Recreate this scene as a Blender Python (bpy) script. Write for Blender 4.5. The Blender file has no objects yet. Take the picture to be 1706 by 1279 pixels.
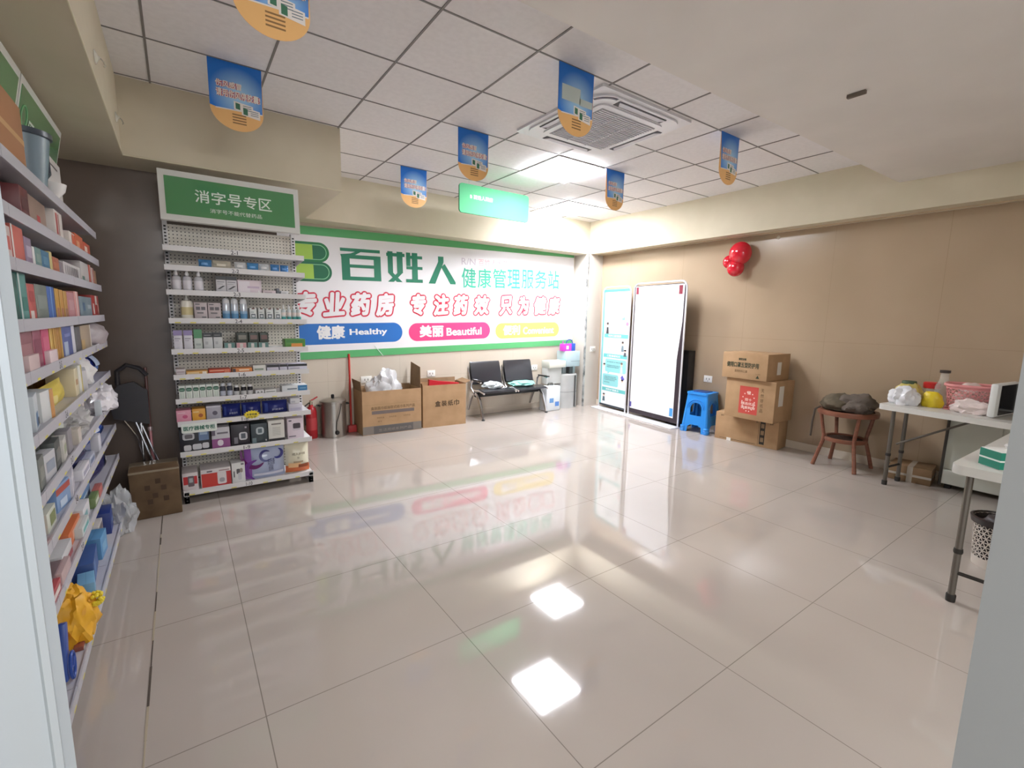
import bpy, bmesh, math, random
from mathutils import Vector, Matrix, noise
sc = bpy.context.scene
COL = sc.collection
# ------------------------------------------------------------------ camera
EYE = 1.4245
F = 776.2654 / 1706.0
cd = bpy.data.cameras.new('camera')
cam = bpy.data.objects.new('camera', cd)
COL.objects.link(cam)
cd.sensor_fit = 'HORIZONTAL'; cd.sensor_width = 36.0; cd.lens = 36.0 * F
cd.clip_start = 0.02; cd.clip_end = 100
R = [(0.81605853, -0.57769325, 0.01786019), (-0.06797446, -0.12661726, -0.9896199), (0.57395814, 0.80637372, -0.14259548)]
cam.matrix_world = Matrix(((R[0][0], -R[1][0], -R[2][0], 0), (R[0][1], -R[1][1], -R[2][1], 0),
                           (R[0][2], -R[1][2], -R[2][2], EYE), (0, 0, 0, 1)))
sc.camera = cam
# ------------------------------------------------------------------ world, lights, exposure
w = bpy.data.worlds.new('world'); sc.world = w; w.use_nodes = True
w.node_tree.nodes['Background'].inputs[0].default_value = (0.86, 0.93, 1.0, 1)
w.node_tree.nodes['Background'].inputs[1].default_value = 1.55
def area(name, loc, rot, sx, sy, power, col):
    l = bpy.data.lights.new(name, 'AREA'); l.shape = 'RECTANGLE'; l.size = sx; l.size_y = sy
    l.energy = power; l.color = col
    o = bpy.data.objects.new(name, l); COL.objects.link(o); o.location = loc; o.rotation_euler = rot
    return o
area('fill_light', (0.9, -1.4, 2.6), (math.radians(30), 0, math.radians(6)), 2.0, 0.6, 70, (1.0, 0.98, 0.96))  # added fill from behind the camera, no known fixture there
PANEL_POWER = 76.0
vs = sc.view_settings
sc.display_settings.display_device = 'sRGB'
vs.view_transform = 'Standard'; vs.look = 'None'; vs.gamma = 1.0; vs.use_curve_mapping = False
vs.exposure = 0.25
# ------------------------------------------------------------------ materials
def lin(c):
    c = c / 255.0
    return c / 12.92 if c <= 0.04045 else ((c + 0.055) / 1.055) ** 2.4
_m = {}
def mt(rgb, rough=0.5, metal=0.0, spec=0.5, emit=0.0, alpha=1.0, trans=0.0, coat=0.0, name=None):
    k = (tuple(rgb), rough, metal, spec, emit, alpha, trans, coat)
    if k in _m: return _m[k]
    m = bpy.data.materials.new(name or 'paint_%d_%d_%d' % tuple(rgb)); m.use_nodes = True
    b = m.node_tree.nodes['Principled BSDF']
    c = (lin(rgb[0]), lin(rgb[1]), lin(rgb[2]), 1)
    b.inputs['Base Color'].default_value = c
    b.inputs['Roughness'].default_value = rough; b.inputs['Metallic'].default_value = metal
    b.inputs['Specular IOR Level'].default_value = spec
    b.inputs['Alpha'].default_value = alpha; b.inputs['Transmission Weight'].default_value = trans
    b.inputs['Coat Weight'].default_value = coat
    if emit:
        b.inputs['Emission Color'].default_value = c; b.inputs['Emission Strength'].default_value = emit
    _m[k] = m
    return m
def nodes(m): return m.node_tree.nodes, m.node_tree.links
def noisy(name, rgb, rgb2, scale, rough=0.5, spec=0.5, detail=3.0, bump=0.0, stretch=(1, 1, 1), coat=0.0):
    """two tone mottled surface"""
    m = bpy.data.materials.new(name); m.use_nodes = True
    n, l = nodes(m); b = n['Principled BSDF']
    tc = n.new('ShaderNodeTexCoord'); mp = n.new('ShaderNodeMapping'); mp.inputs['Scale'].default_value = stretch
    nz = n.new('ShaderNodeTexNoise'); nz.inputs['Scale'].default_value = scale; nz.inputs['Detail'].default_value = detail
    cr = n.new('ShaderNodeValToRGB')
    cr.color_ramp.elements[0].position = 0.35; cr.color_ramp.elements[1].position = 0.65
    cr.color_ramp.elements[0].color = (*[lin(x) for x in rgb], 1); cr.color_ramp.elements[1].color = (*[lin(x) for x in rgb2], 1)
    l.new(tc.outputs['Object'], mp.inputs['Vector']); l.new(mp.outputs['Vector'], nz.inputs['Vector'])
    l.new(nz.outputs['Fac'], cr.inputs['Fac']); l.new(cr.outputs['Color'], b.inputs['Base Color'])
    b.inputs['Roughness'].default_value = rough; b.inputs['Specular IOR Level'].default_value = spec
    b.inputs['Coat Weight'].default_value = coat
    if bump:
        bp = n.new('ShaderNodeBump'); bp.inputs['Strength'].default_value = bump; bp.inputs['Distance'].default_value = 0.01
        l.new(nz.outputs['Fac'], bp.inputs['Height']); l.new(bp.outputs['Normal'], b.inputs['Normal'])
    return m
def tiled(name, rgb, rgb2, jointrgb, axes, rough, spec, jw, nscale=1.2, coat=0.0):
    """tiles: axes = [(axis index, origin, step)], joints of half width jw; colour mottled between rgb and rgb2"""
    m = noisy(name, rgb, rgb2, nscale, rough, spec, coat=coat)
    n, l = nodes(m); b = n['Principled BSDF']
    ramp = [x for x in n if x.type == 'VALTORGB'][0]
    g = n.new('ShaderNodeNewGeometry'); sp = n.new('ShaderNodeSeparateXYZ'); l.new(g.outputs['Position'], sp.inputs[0])
    mask = None
    for ax, o, st in axes:
        a = n.new('ShaderNodeMath'); a.operation = 'SUBTRACT'; a.inputs[1].default_value = o - st / 2; l.new(sp.outputs[ax], a.inputs[0])
        f = n.new('ShaderNodeMath'); f.operation = 'FLOORED_MODULO'; f.inputs[1].default_value = st; l.new(a.outputs[0], f.inputs[0])
        c = n.new('ShaderNodeMath'); c.operation = 'COMPARE'; c.inputs[1].default_value = st / 2; c.inputs[2].default_value = jw; l.new(f.outputs[0], c.inputs[0])
        if mask is None: mask = c
        else:
            x = n.new('ShaderNodeMath'); x.operation = 'MAXIMUM'; l.new(mask.outputs[0], x.inputs[0]); l.new(c.outputs[0], x.inputs[1]); mask = x
    mix = n.new('ShaderNodeMix'); mix.data_type = 'RGBA'
    l.new(mask.outputs[0], mix.inputs[0]); l.new(ramp.outputs['Color'], mix.inputs[6])
    mix.inputs[7].default_value = (*[lin(x) for x in jointrgb], 1)
    l.new(mix.outputs[2], b.inputs['Base Color'])
    return m
def pegmat():
    m = bpy.data.materials.new('pegboard_steel'); m.use_nodes = True
    n, l = nodes(m); b = n['Principled BSDF']
    g = n.new('ShaderNodeTexCoord'); sp = n.new('ShaderNodeSeparateXYZ'); l.new(g.outputs['Object'], sp.inputs[0])
    acc = None
    for ax in (0, 2):
        f = n.new('ShaderNodeMath'); f.operation = 'FLOORED_MODULO'; f.inputs[1].default_value = 0.025; l.new(sp.outputs[ax], f.inputs[0])
        s = n.new('ShaderNodeMath'); s.operation = 'SUBTRACT'; s.inputs[1].default_value = 0.0125; l.new(f.outputs[0], s.inputs[0])
        p = n.new('ShaderNodeMath'); p.operation = 'POWER'; p.inputs[1].default_value = 2; l.new(s.outputs[0], p.inputs[0])
        if acc is None: acc = p
        else:
            a = n.new('ShaderNodeMath'); l.new(acc.outputs[0], a.inputs[0]); l.new(p.outputs[0], a.inputs[1]); acc = a
    c = n.new('ShaderNodeMath'); c.operation = 'LESS_THAN'; c.inputs[1].default_value = 0.0042 ** 2; l.new(acc.outputs[0], c.inputs[0])
    mix = n.new('ShaderNodeMix'); mix.data_type = 'RGBA'; l.new(c.outputs[0], mix.inputs[0])
    mix.inputs[6].default_value = (*[lin(x) for x in (226, 220, 208)], 1); mix.inputs[7].default_value = (0.02, 0.02, 0.02, 1)
    l.new(mix.outputs[2], b.inputs['Base Color']); b.inputs['Roughness'].default_value = 0.45
    return m
WHITE = mt((235, 235, 235), 0.45); BLACK = mt((22, 22, 24), 0.45); CHROME = mt((215, 215, 218), 0.18, 1.0)
SHELFW = mt((224, 222, 222), 0.4); GREYM = mt((120, 118, 112), 0.4)
FILM = mt((235, 238, 242), 0.15, alpha=0.42, name='clear_film')
CARD = noisy('cardboard', (168, 136, 102), (180, 147, 112), 6, 0.75, 0.2)
CARDW = noisy('cardboard_worn', (92, 72, 52), (112, 90, 66), 7, 0.7, 0.3)
CARDD = noisy('cardboard_dark', (132, 106, 80), (146, 118, 90), 6, 0.8, 0.2)
INK = mt((60, 52, 40), 0.7)
# ------------------------------------------------------------------ mesh builder
class MB:
    def __init__(s): s.v = []; s.f = []; s.mi = []; s.mats = []
    def k(s, m):
        if m not in s.mats: s.mats.append(m)
        return s.mats.index(m)
    def add(s, vs, fs, m, M=None):
        o = len(s.v)
        for v in vs:
            v = Vector(v)
            s.v.append(M @ v if M else v)
        i = s.k(m)
        for f in fs: s.f.append([o + a for a in f]); s.mi.append(i)
        return s
    def box(s, a, b, m, M=None, bev=0.0):
        x0, y0, z0 = a; x1, y1, z1 = b
        if bev:
            bm = bmesh.new(); bmesh.ops.create_cube(bm, size=1)
            for v in bm.verts: v.co = Vector(((x0 + x1) / 2 + v.co.x * (x1 - x0), (y0 + y1) / 2 + v.co.y * (y1 - y0), (z0 + z1) / 2 + v.co.z * (z1 - z0)))
            bmesh.ops.bevel(bm, geom=bm.edges[:], offset=bev, segments=2, affect='EDGES', profile=0.5)
            return s.bm(bm, m, M)
        return s.add([(x0, y0, z0), (x1, y0, z0), (x1, y1, z0), (x0, y1, z0), (x0, y0, z1), (x1, y0, z1), (x1, y1, z1), (x0, y1, z1)],
                     [(3, 2, 1, 0), (4, 5, 6, 7), (0, 1, 5, 4), (1, 2, 6, 5), (2, 3, 7, 6), (3, 0, 4, 7)], m, M)
    def bm(s, bm, m, M=None):
        bm.verts.index_update()
        s.add([v.co.copy() for v in bm.verts], [[v.index for v in f.verts] for f in bm.faces], m, M); bm.free(); return s
    def prism(s, poly, z0, z1, m, M=None):
        n = len(poly); area2 = sum(poly[i][0] * poly[(i + 1) % n][1] - poly[(i + 1) % n][0] * poly[i][1] for i in range(n))
        if area2 < 0: poly = poly[::-1]
        return s.add([(x, y, z0) for x, y in poly] + [(x, y, z1) for x, y in poly],
                     [list(range(n))[::-1], list(range(n, 2 * n))] + [(i, (i + 1) % n, n + (i + 1) % n, n + i) for i in range(n)], m, M)
    def lathe(s, prof, m, M=None, n=24, arc=None):
        vs = []; fs = []; k = len(prof)
        for i in range(n):
            a = 2 * math.pi * i / n
            for r, z in prof: vs.append((r * math.cos(a), r * math.sin(a), z))
        for i in range(n):
            j = (i + 1) % n
            for q in range(k - 1): fs.append((i * k + q, j * k + q, j * k + q + 1, i * k + q + 1))
        if prof[0][0] > 1e-6: fs.append([i * k for i in range(n)][::-1])
        if prof[-1][0] > 1e-6: fs.append([i * k + k - 1 for i in range(n)])
        return s.add(vs, fs, m, M)
    def tube(s, pts, r, m, M=None, n=8, closed=False):
        P = [Vector(p) for p in pts]; vs = []; fs = []; N = len(P); prev = None
        for i, p in enumerate(P):
            a = P[(i - 1) % N] if (i > 0 or closed) else p; b = P[(i + 1) % N] if (i < N - 1 or closed) else p
            t = (b - a).normalized()
            u = t.orthogonal().normalized() if prev is None else (prev - t * prev.dot(t)).normalized()
            prev = u; q = t.cross(u); rr = r[i] if isinstance(r, (list, tuple)) else r
            for k in range(n):
                c = 2 * math.pi * k / n; vs.append(p + (u * math.cos(c) + q * math.sin(c)) * rr)
        for i in range(N if closed else N - 1):
            j = (i + 1) % N
            for k in range(n): fs.append((i * n + k, i * n + (k + 1) % n, j * n + (k + 1) % n, j * n + k))
        if not closed: fs += [list(range(n))[::-1], [(N - 1) * n + k for k in range(n)]]
        return s.add(vs, fs, m, M)
    def ball(s, c, r, m, M=None, sub=3, sc_=(1, 1, 1)):
        bm = bmesh.new(); bmesh.ops.create_icosphere(bm, subdivisions=sub, radius=1)
        for v in bm.verts: v.co = Vector(c) + Vector((v.co.x * sc_[0], v.co.y * sc_[1], v.co.z * sc_[2])) * r
        return s.bm(bm, m, M)
    def crumple(s, c, size, m, seed=0, amp=0.35, freq=3.0, sub=4, M=None, flat=True):
        bm = bmesh.new(); bmesh.ops.create_icosphere(bm, subdivisions=sub, radius=1); off = Vector((seed * 7.3, seed * 3.1, 0))
        for v in bm.verts:
            d = v.co.normalized(); k = 1 + amp * noise.noise(d * freq + off) + amp * 0.6 * abs(noise.noise(d * freq * 2.3 + off))
            q = d * k
            if flat and q.z < -0.55: q.z = -0.55
            v.co = Vector((c[0] + q.x * size[0], c[1] + q.y * size[1], c[2] + (q.z + 0.55) * size[2]))
        return s.bm(bm, m, M)
    def text(s, t, x0, z0, x1, z1, m, y=0.0, bold=0.0, M=None, depth=0.0):
        """text fitted to a rectangle in the XZ plane facing -Y"""
        V, Fc, bb = glyphs(t, 0.0)
        sx = (x1 - x0) / (bb[1] - bb[0] + 2 * bold); sz = (z1 - z0) / (bb[3] - bb[2] + 2 * bold); n = 1 if bold < .005 else (4 if bold < .025 else 10)
        for k in range(n):       # heavier strokes: the outline swept round a small circle
            dx = bold * math.cos(6.2832 * k / n) if n > 1 else 0; dz = bold * math.sin(6.2832 * k / n) if n > 1 else 0
            s.add([(x0 + (a - bb[0] + dx + bold) * sx, y - k * 3e-5, z0 + (b - bb[2] + dz + bold) * sz) for a, b in V], Fc, m, M)
        return s
    def quad(s, x0, z0, x1, z1, m, y=0.0, M=None):
        return s.add([(x0, y, z0), (x1, y, z0), (x1, y, z1), (x0, y, z1)], [(0, 1, 2, 3)], m, M)
    def poly(s, pts, m, y=0.0, M=None):
        n = len(pts); a2 = sum(pts[i][0] * pts[(i + 1) % n][1] - pts[(i + 1) % n][0] * pts[i][1] for i in range(n))
        if a2 < 0: pts = pts[::-1]
        return s.add([(a, y, b) for a, b in pts], [list(range(n))], m, M)
    def build(s, name, parent=None, smooth=35, loc=None):
        me = bpy.data.meshes.new(name)
        me.from_pydata([tuple(v) for v in s.v], [], s.f)
        for m in s.mats: me.materials.append(m)
        me.polygons.foreach_set('material_index', s.mi)
        if smooth:
            me.polygons.foreach_set('use_smooth', [True] * len(s.f)); me.set_sharp_from_angle(angle=math.radians(smooth))
        me.update()
        o = bpy.data.objects.new(name, me); COL.objects.link(o)
        if parent: o.parent = parent
        if loc: o.location = loc
        return o
_g = {}
def glyphs(t, bold):
    if (t, bold) in _g: return _g[(t, bold)]
    c = bpy.data.curves.new('glyphs', 'FONT'); c.body = t; c.resolution_u = 3; c.offset = bold; c.fill_mode = 'FRONT'
    o = bpy.data.objects.new('glyphs', c); COL.objects.link(o)
    dg = bpy.context.evaluated_depsgraph_get()
    me = bpy.data.meshes.new_from_object(o.evaluated_get(dg))
    V = [(v.co.x, v.co.y) for v in me.vertices]; Fc = [list(p.vertices) for p in me.polygons]
    fc = []
    for f in Fc:
        a2 = sum(V[f[i]][0] * V[f[(i + 1) % len(f)]][1] - V[f[(i + 1) % len(f)]][0] * V[f[i]][1] for i in range(len(f)))
        fc.append(f if a2 > 0 else f[::-1])
    xs = [v[0] for v in V]; ys = [v[1] for v in V]
    _g[(t, bold)] = (V, fc, (min(xs), max(xs), min(ys), max(ys)))
    bpy.data.objects.remove(o); bpy.data.curves.remove(c); bpy.data.meshes.remove(me)
    return _g[(t, bold)]
def plate(outer, holes, th, m, mb, M=None):
    """flat plate in XZ (thickness th along +Y) with holes"""
    c = bpy.data.curves.new('plate', 'CURVE'); c.dimensions = '2D'; c.fill_mode = 'BOTH'; c.extrude = th / 2
    for pts in [outer] + holes:
        sp = c.splines.new('POLY'); sp.points.add(len(pts) - 1); sp.use_cyclic_u = True
        for p, q in zip(sp.points, pts): p.co = (q[0], q[1], 0, 1)
    o = bpy.data.objects.new('plate', c); COL.objects.link(o)
    me = bpy.data.meshes.new_from_object(o.evaluated_get(bpy.context.evaluated_depsgraph_get()))
    T = (M or Matrix()) @ Matrix(((1, 0, 0, 0), (0, 0, -1, th / 2), (0, 1, 0, 0), (0, 0, 0, 1)))
    mb.add([v.co.copy() for v in me.vertices], [list(p.vertices) for p in me.polygons], m, T)
    bpy.data.objects.remove(o); bpy.data.curves.remove(c); bpy.data.meshes.remove(me)
    return mb
def tag(o, label, cat, group=None, kind=None):
    o['label'] = label; o['category'] = cat
    if group: o['group'] = group
    if kind: o['kind'] = kind
    return o
def struct(name, mb, smooth=35):
    o = mb.build(name, smooth=smooth); o['kind'] = 'structure'; return o
def thing(name, label, cat, loc=(0, 0, 0), rz=0.0, group=None):
    o = bpy.data.objects.new(name, None); COL.objects.link(o); o.empty_display_size = 0.05
    o.location = loc; o.rotation_euler = (0, 0, rz)
    return tag(o, label, cat, group)
def dup(root, loc, rz, label, group=None):
    r = root.copy(); COL.objects.link(r); r.location = loc; r.rotation_euler = (0, 0, rz); r['label'] = label
    if group: r['group'] = group
    for ch in list(root.children):
        c = ch.copy(); COL.objects.link(c); c.parent = r
        for g in list(ch.children):
            d = g.copy(); COL.objects.link(d); d.parent = c
    return r
def T(x, y, z, rz=0.0): return Matrix.Translation((x, y, z)) @ Matrix.Rotation(rz, 4, 'Z')
def rrect(x0, z0, x1, z1, r, n=6, corners=(1, 1, 1, 1)):
    pts = []
    for (cx, cz, a0), on in zip(((x1 - r, z0 + r, -90), (x1 - r, z1 - r, 0), (x0 + r, z1 - r, 90), (x0 + r, z0 + r, 180)), corners):
        if on:
            for i in range(n + 1):
                a = math.radians(a0 + 90 * i / n); pts.append((cx + r * math.cos(a), cz + r * math.sin(a)))
        else:
            a = math.radians(a0 + 45); pts.append((cx + r * (1 if math.cos(a) > 0 else -1), cz + r * (1 if math.sin(a) > 0 else -1)))
    return pts
# ------------------------------------------------------------------ room shell
HC = 2.906
XW, YW = 5.62, 5.75
FLOOR = tiled('floor_tile', (178, 168, 160), (186, 176, 168), (136, 128, 120), [(0, 0.158, 0.8), (1, 0.895, 0.8)], 0.045, 0.85, 0.0018, 0.9)
struct('floor', MB().box((-1.3, -3.0, -0.12), (XW + 0.2, YW + 0.3, 0), FLOOR))
CEIL = noisy('ceiling_tile', (229, 226, 226), (234, 231, 231), 30, 0.75, 0.2)
TBAR = mt((128, 124, 122), 0.5)
mb = MB().box((-1.3, -3.0, HC), (XW + 0.2, YW + 0.3, HC + 0.1), CEIL)
for k in range(10):
    x = -0.05 + 0.6006 * k
    if x < 5.4: mb.box((x - 0.006, 1.6, HC - 0.004), (x + 0.006, 5.5, HC), TBAR)
for k in range(7):
    y = 1.66 + 0.6028 * k
    if y < 5.5: mb.box((-0.3, y - 0.005, HC - 0.0035), (5.4, y + 0.005, HC), TBAR)
struct('ceiling', mb)
WALLT = tiled('wall_tile_brown', (172, 151, 126), (184, 163, 138), (158, 137, 112), [(1, 0.35, 0.9), (2, 1.22, 1.2)], 0.22, 0.45, 0.0012, 0.7)
WALLB = tiled('wall_tile_beige', (205, 193, 176), (214, 203, 187), (184, 172, 154), [(0, 0.5, 0.9), (2, 0.62, 1.2)], 0.22, 0.45, 0.0012, 0.7)
PAINT = noisy('wall_paint_cream', (204, 194, 170), (210, 200, 177), 3, 0.55, 0.3)
PLASTER = noisy('plaster', (222, 217, 211), (228, 223, 217), 2, 0.6, 0.25)
struct('wall_right', MB().box((XW, -3.0, 0), (XW + 0.2, YW + 0.2, HC), WALLT))
struct('wall_back', MB().box((-1.3, YW, 0), (XW + 0.2, YW + 0.2, HC), WALLB))
struct('wall_left', MB().box((-1.5, -3.0, 0), (-1.3, YW + 0.2, HC), PAINT))
struct('light_blocker', MB().box((2.0, -2.2, 0), (XW, -2.0, HC), PAINT))  # unseen blocker added behind the camera to darken the right side
struct('baseboard_right', MB().box((XW - 0.012, 1.05, 0), (XW, 5.44, 0.085), mt((214, 202, 186), 0.3)))
struct('baseboard_back', MB().box((0.9, YW - 0.012, 0), (5.3, YW, 0.085), mt((214, 202, 186), 0.3)))
# dropped beams round the tiled ceiling
struct('trim_1', MB().box((0.9, 5.47, 2.42), (5.36, YW, HC), PAINT))
struct('trim_2', MB().box((5.345, -3.0, 2.42), (XW, 5.47, HC), PAINT))
mb = MB().prism([(-1.3, -3.0), (-0.23, -3.0), (-0.23, 4.1), (1.165, 4.1), (1.165, 5.47), (-1.3, 5.47)], 2.42, HC, PAINT)
mb.tube([(-0.228, -3.0, 2.424), (-0.228, 4.098, 2.424), (1.165, 4.098, 2.424)], 0.004, mt((216, 208, 180), 0.4))
struct('trim_3', mb)
mb = MB().prism([(-0.3, -3.0), (5.345, -3.0), (5.345, 1.59), (-0.3, 1.715)], 2.675, HC, PLASTER)
struct('trim_4', mb)
struct('trim_5', MB().box((5.50, -3.0, 2.408), (5.52, 5.44, 2.42), mt((200, 180, 150), 0.35)))
# corner pillar with mirrored edge strip, dark stone clad pillar on the left
PIL = noisy('pillar_tile', (206, 198, 188), (214, 206, 196), 1.5, 0.2, 0.45)
struct('trim_6', MB().box((5.30, 5.44, 0), (XW, YW, 2.42), PIL))
struct('trim_7', MB().box((5.292, 5.432, 0), (5.312, 5.46, 2.42), noisy('mirror_strip', (90, 92, 90), (200, 200, 198), 14, 0.1, 0.8, stretch=(1, 1, 0.6))))
STONE = noisy('dark_stone', (112, 98, 89), (122, 107, 98), 1.2, 0.25, 0.45)
struct('trim_8', MB().box((-1.3, 4.46, 0), (0.72, 5.47, 2.42), STONE))
# the line of chipped filler where the two floors meet
mb = MB(); random.seed(3); y = -0.4
GROUT = mt((172, 160, 140), 0.9); GAP = mt((84, 74, 66), 0.9)
while y < 3.9:
    L = random.uniform(0.05, 0.25); wv = random.uniform(0.0015, 0.004)
    mb.box((-0.187 - wv, y, 0), (-0.187 + wv, y + L, 0.0016), GROUT if random.random() < 0.72 else GAP); y += L
struct('trim_9', mb)
# sliding door post on the left, door leaf edge on the right of the doorway
ALU = mt((196, 204, 210), 0.38, 0.25); ALUD = mt((150, 158, 166), 0.45, 0.25)
mb = MB(); X0, Y0 = -0.170, 0.865
prof = [(0, 0), (-0.012, -0.004), (-0.014, -0.012), (-0.022, -0.012), (-0.024, -0.004), (-0.075, -0.004), (-0.08, -0.016), (-0.092, -0.016), (-0.097, -0.004), (-0.25, -0.004), (-0.25, 0.05), (0, 0.05)]
a = math.radians(18)
mb.prism([(X0 + x * math.cos(a) - y * math.sin(a), Y0 + x * math.sin(a) + y * math.cos(a)) for x, y in prof], 0, 2.42, ALU)
struct('door_1', mb, smooth=20)
a = math.radians(-83)
mb = MB().prism([(0.84 + x * math.cos(a) - y * math.sin(a), 0.1025 + x * math.sin(a) + y * math.cos(a)) for x, y in [(0, 0), (0.85, 0), (0.85, 0.04), (0, 0.04)]], 0, 2.675, mt((172, 178, 186), 0.6))
struct('door_2', mb)
# ------------------------------------------------------------------ lamps, air conditioner, things on the ceiling
def led_panel(cx, cy, label):
    t = thing('ceiling_light', label, 'ceiling light', (cx, cy, HC))
    mb = MB(); s, q = 0.297, 0.278
    for a, b in (((-s, -s), (s, -q)), ((-s, q), (s, s)), ((-s, -q), (-q, q)), ((q, -q), (s, q))):
        mb.box((a[0], a[1], -0.012), (b[0], b[1], 0), WHITE)
    mb.build('frame', t)
    MB().box((-q, -q, -0.030), (q, q, -0.001), mt((246, 248, 255), 0.5, emit=PANEL_POWER)).build('diffuser', t)
led_panel(3.255, 3.77, 'lit square LED panel in the ceiling beside the air conditioner')
led_panel(4.455, 4.97, 'lit square LED panel in the ceiling nearest the far corner')
t = thing('air_conditioner', 'white square cassette air conditioner set in the ceiling grid', 'air conditioner', (2.775, 2.765, HC))
ACW = mt((226, 226, 230), 0.35)
mb = MB().prism(rrect(-0.475, -0.475, 0.475, 0.475, 0.02), -0.018, 0, ACW)
mb.prism(rrect(-0.44, -0.44, 0.44, 0.44, 0.14, 8), -0.032, -0.018, ACW)
mb.prism(rrect(-0.335, -0.335, 0.335, 0.335, 0.06, 6), -0.042, -0.032, ACW)
mb.build('panel', t)
AG = mt((206, 206, 212), 0.5); mb = MB().box((-0.285, -0.285, -0.0445), (0.285, 0.285, -0.042), mt((176, 178, 186), 0.6))
for i in range(24): mb.box((-0.28, -0.28 + i * 0.0237, -0.05), (0.28, -0.28 + i * 0.0237 + 0.010, -0.044), AG)
for x in (-0.1, 0.1): mb.box((x - 0.003, -0.283, -0.052), (x + 0.003, 0.283, -0.044), AG)
mb.build('grille', t)
for i in range(4):
    M = Matrix.Rotation(i * math.pi / 2, 4, 'Z')
    mb = MB().box((-0.25, -0.415, -0.0345), (0.25, -0.35, -0.031), mt((70, 68, 74), 0.6), M)
    mb.prism([(-0.245, -0.408), (0.245, -0.408), (0.21, -0.365), (-0.21, -0.365)], -0.04, -0.0335, mt((196, 194, 202), 0.4), M)
    mb.build('louvre', t)
mb = MB()
for i in range(9):
    a0, a1 = [math.radians(200 + 70 * (i + k) / 9) for k in (0, 1)]
    mb.prism([(r * math.cos(a) - 0.28, r * math.sin(a) - 0.28) for r, a in ((0.15, a0), (0.15, a1), (0.128, a1), (0.128, a0))], -0.034, -0.0325, mt((72, 62, 78), 0.5))
mb.build('corner_slot', t)
tag(MB().box((3.105, 1.125, 2.655), (3.13, 1.215, 2.675), mt((96, 84, 74), 0.5), bev=0.004).build('ceiling_slot'), 'small dark slot fixture on the plain lowered ceiling', 'fixture')
# promotional ceiling flags
FB = bpy.data.materials.new('flag_blue'); FB.use_nodes = True
n, l = nodes(FB); b = n['Principled BSDF']; tc = n.new('ShaderNodeTexCoord'); mp = n.new('ShaderNodeMapping')
mp.inputs['Location'].default_value = (-0.155 * 5.2, 0, 0.18 * 5.2); mp.inputs['Scale'].default_value = (5.2, 0, 5.2)
gr = n.new('ShaderNodeTexGradient'); gr.gradient_type = 'SPHERICAL'; cr = n.new('ShaderNodeValToRGB')
cr.color_ramp.elements[0].color = (*[lin(x) for x in (30, 118, 214)], 1); cr.color_ramp.elements[1].color = (*[lin(x) for x in (190, 232, 250)], 1)
cr.color_ramp.elements[0].position = 0.18
l.new(tc.outputs['Object'], mp.inputs[0]); l.new(mp.outputs[0], gr.inputs[0]); l.new(gr.outputs['Fac'], cr.inputs[0]); l.new(cr.outputs[0], b.inputs['Base Color']); b.inputs['Roughness'].default_value = 0.35
FO = mt((243, 190, 122), 0.4); FR = mt((196, 40, 56), 0.4); FW = mt((240, 232, 226), 0.4); FG = mt((66, 120, 92), 0.5); FT = mt((150, 110, 66), 0.5)
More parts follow.
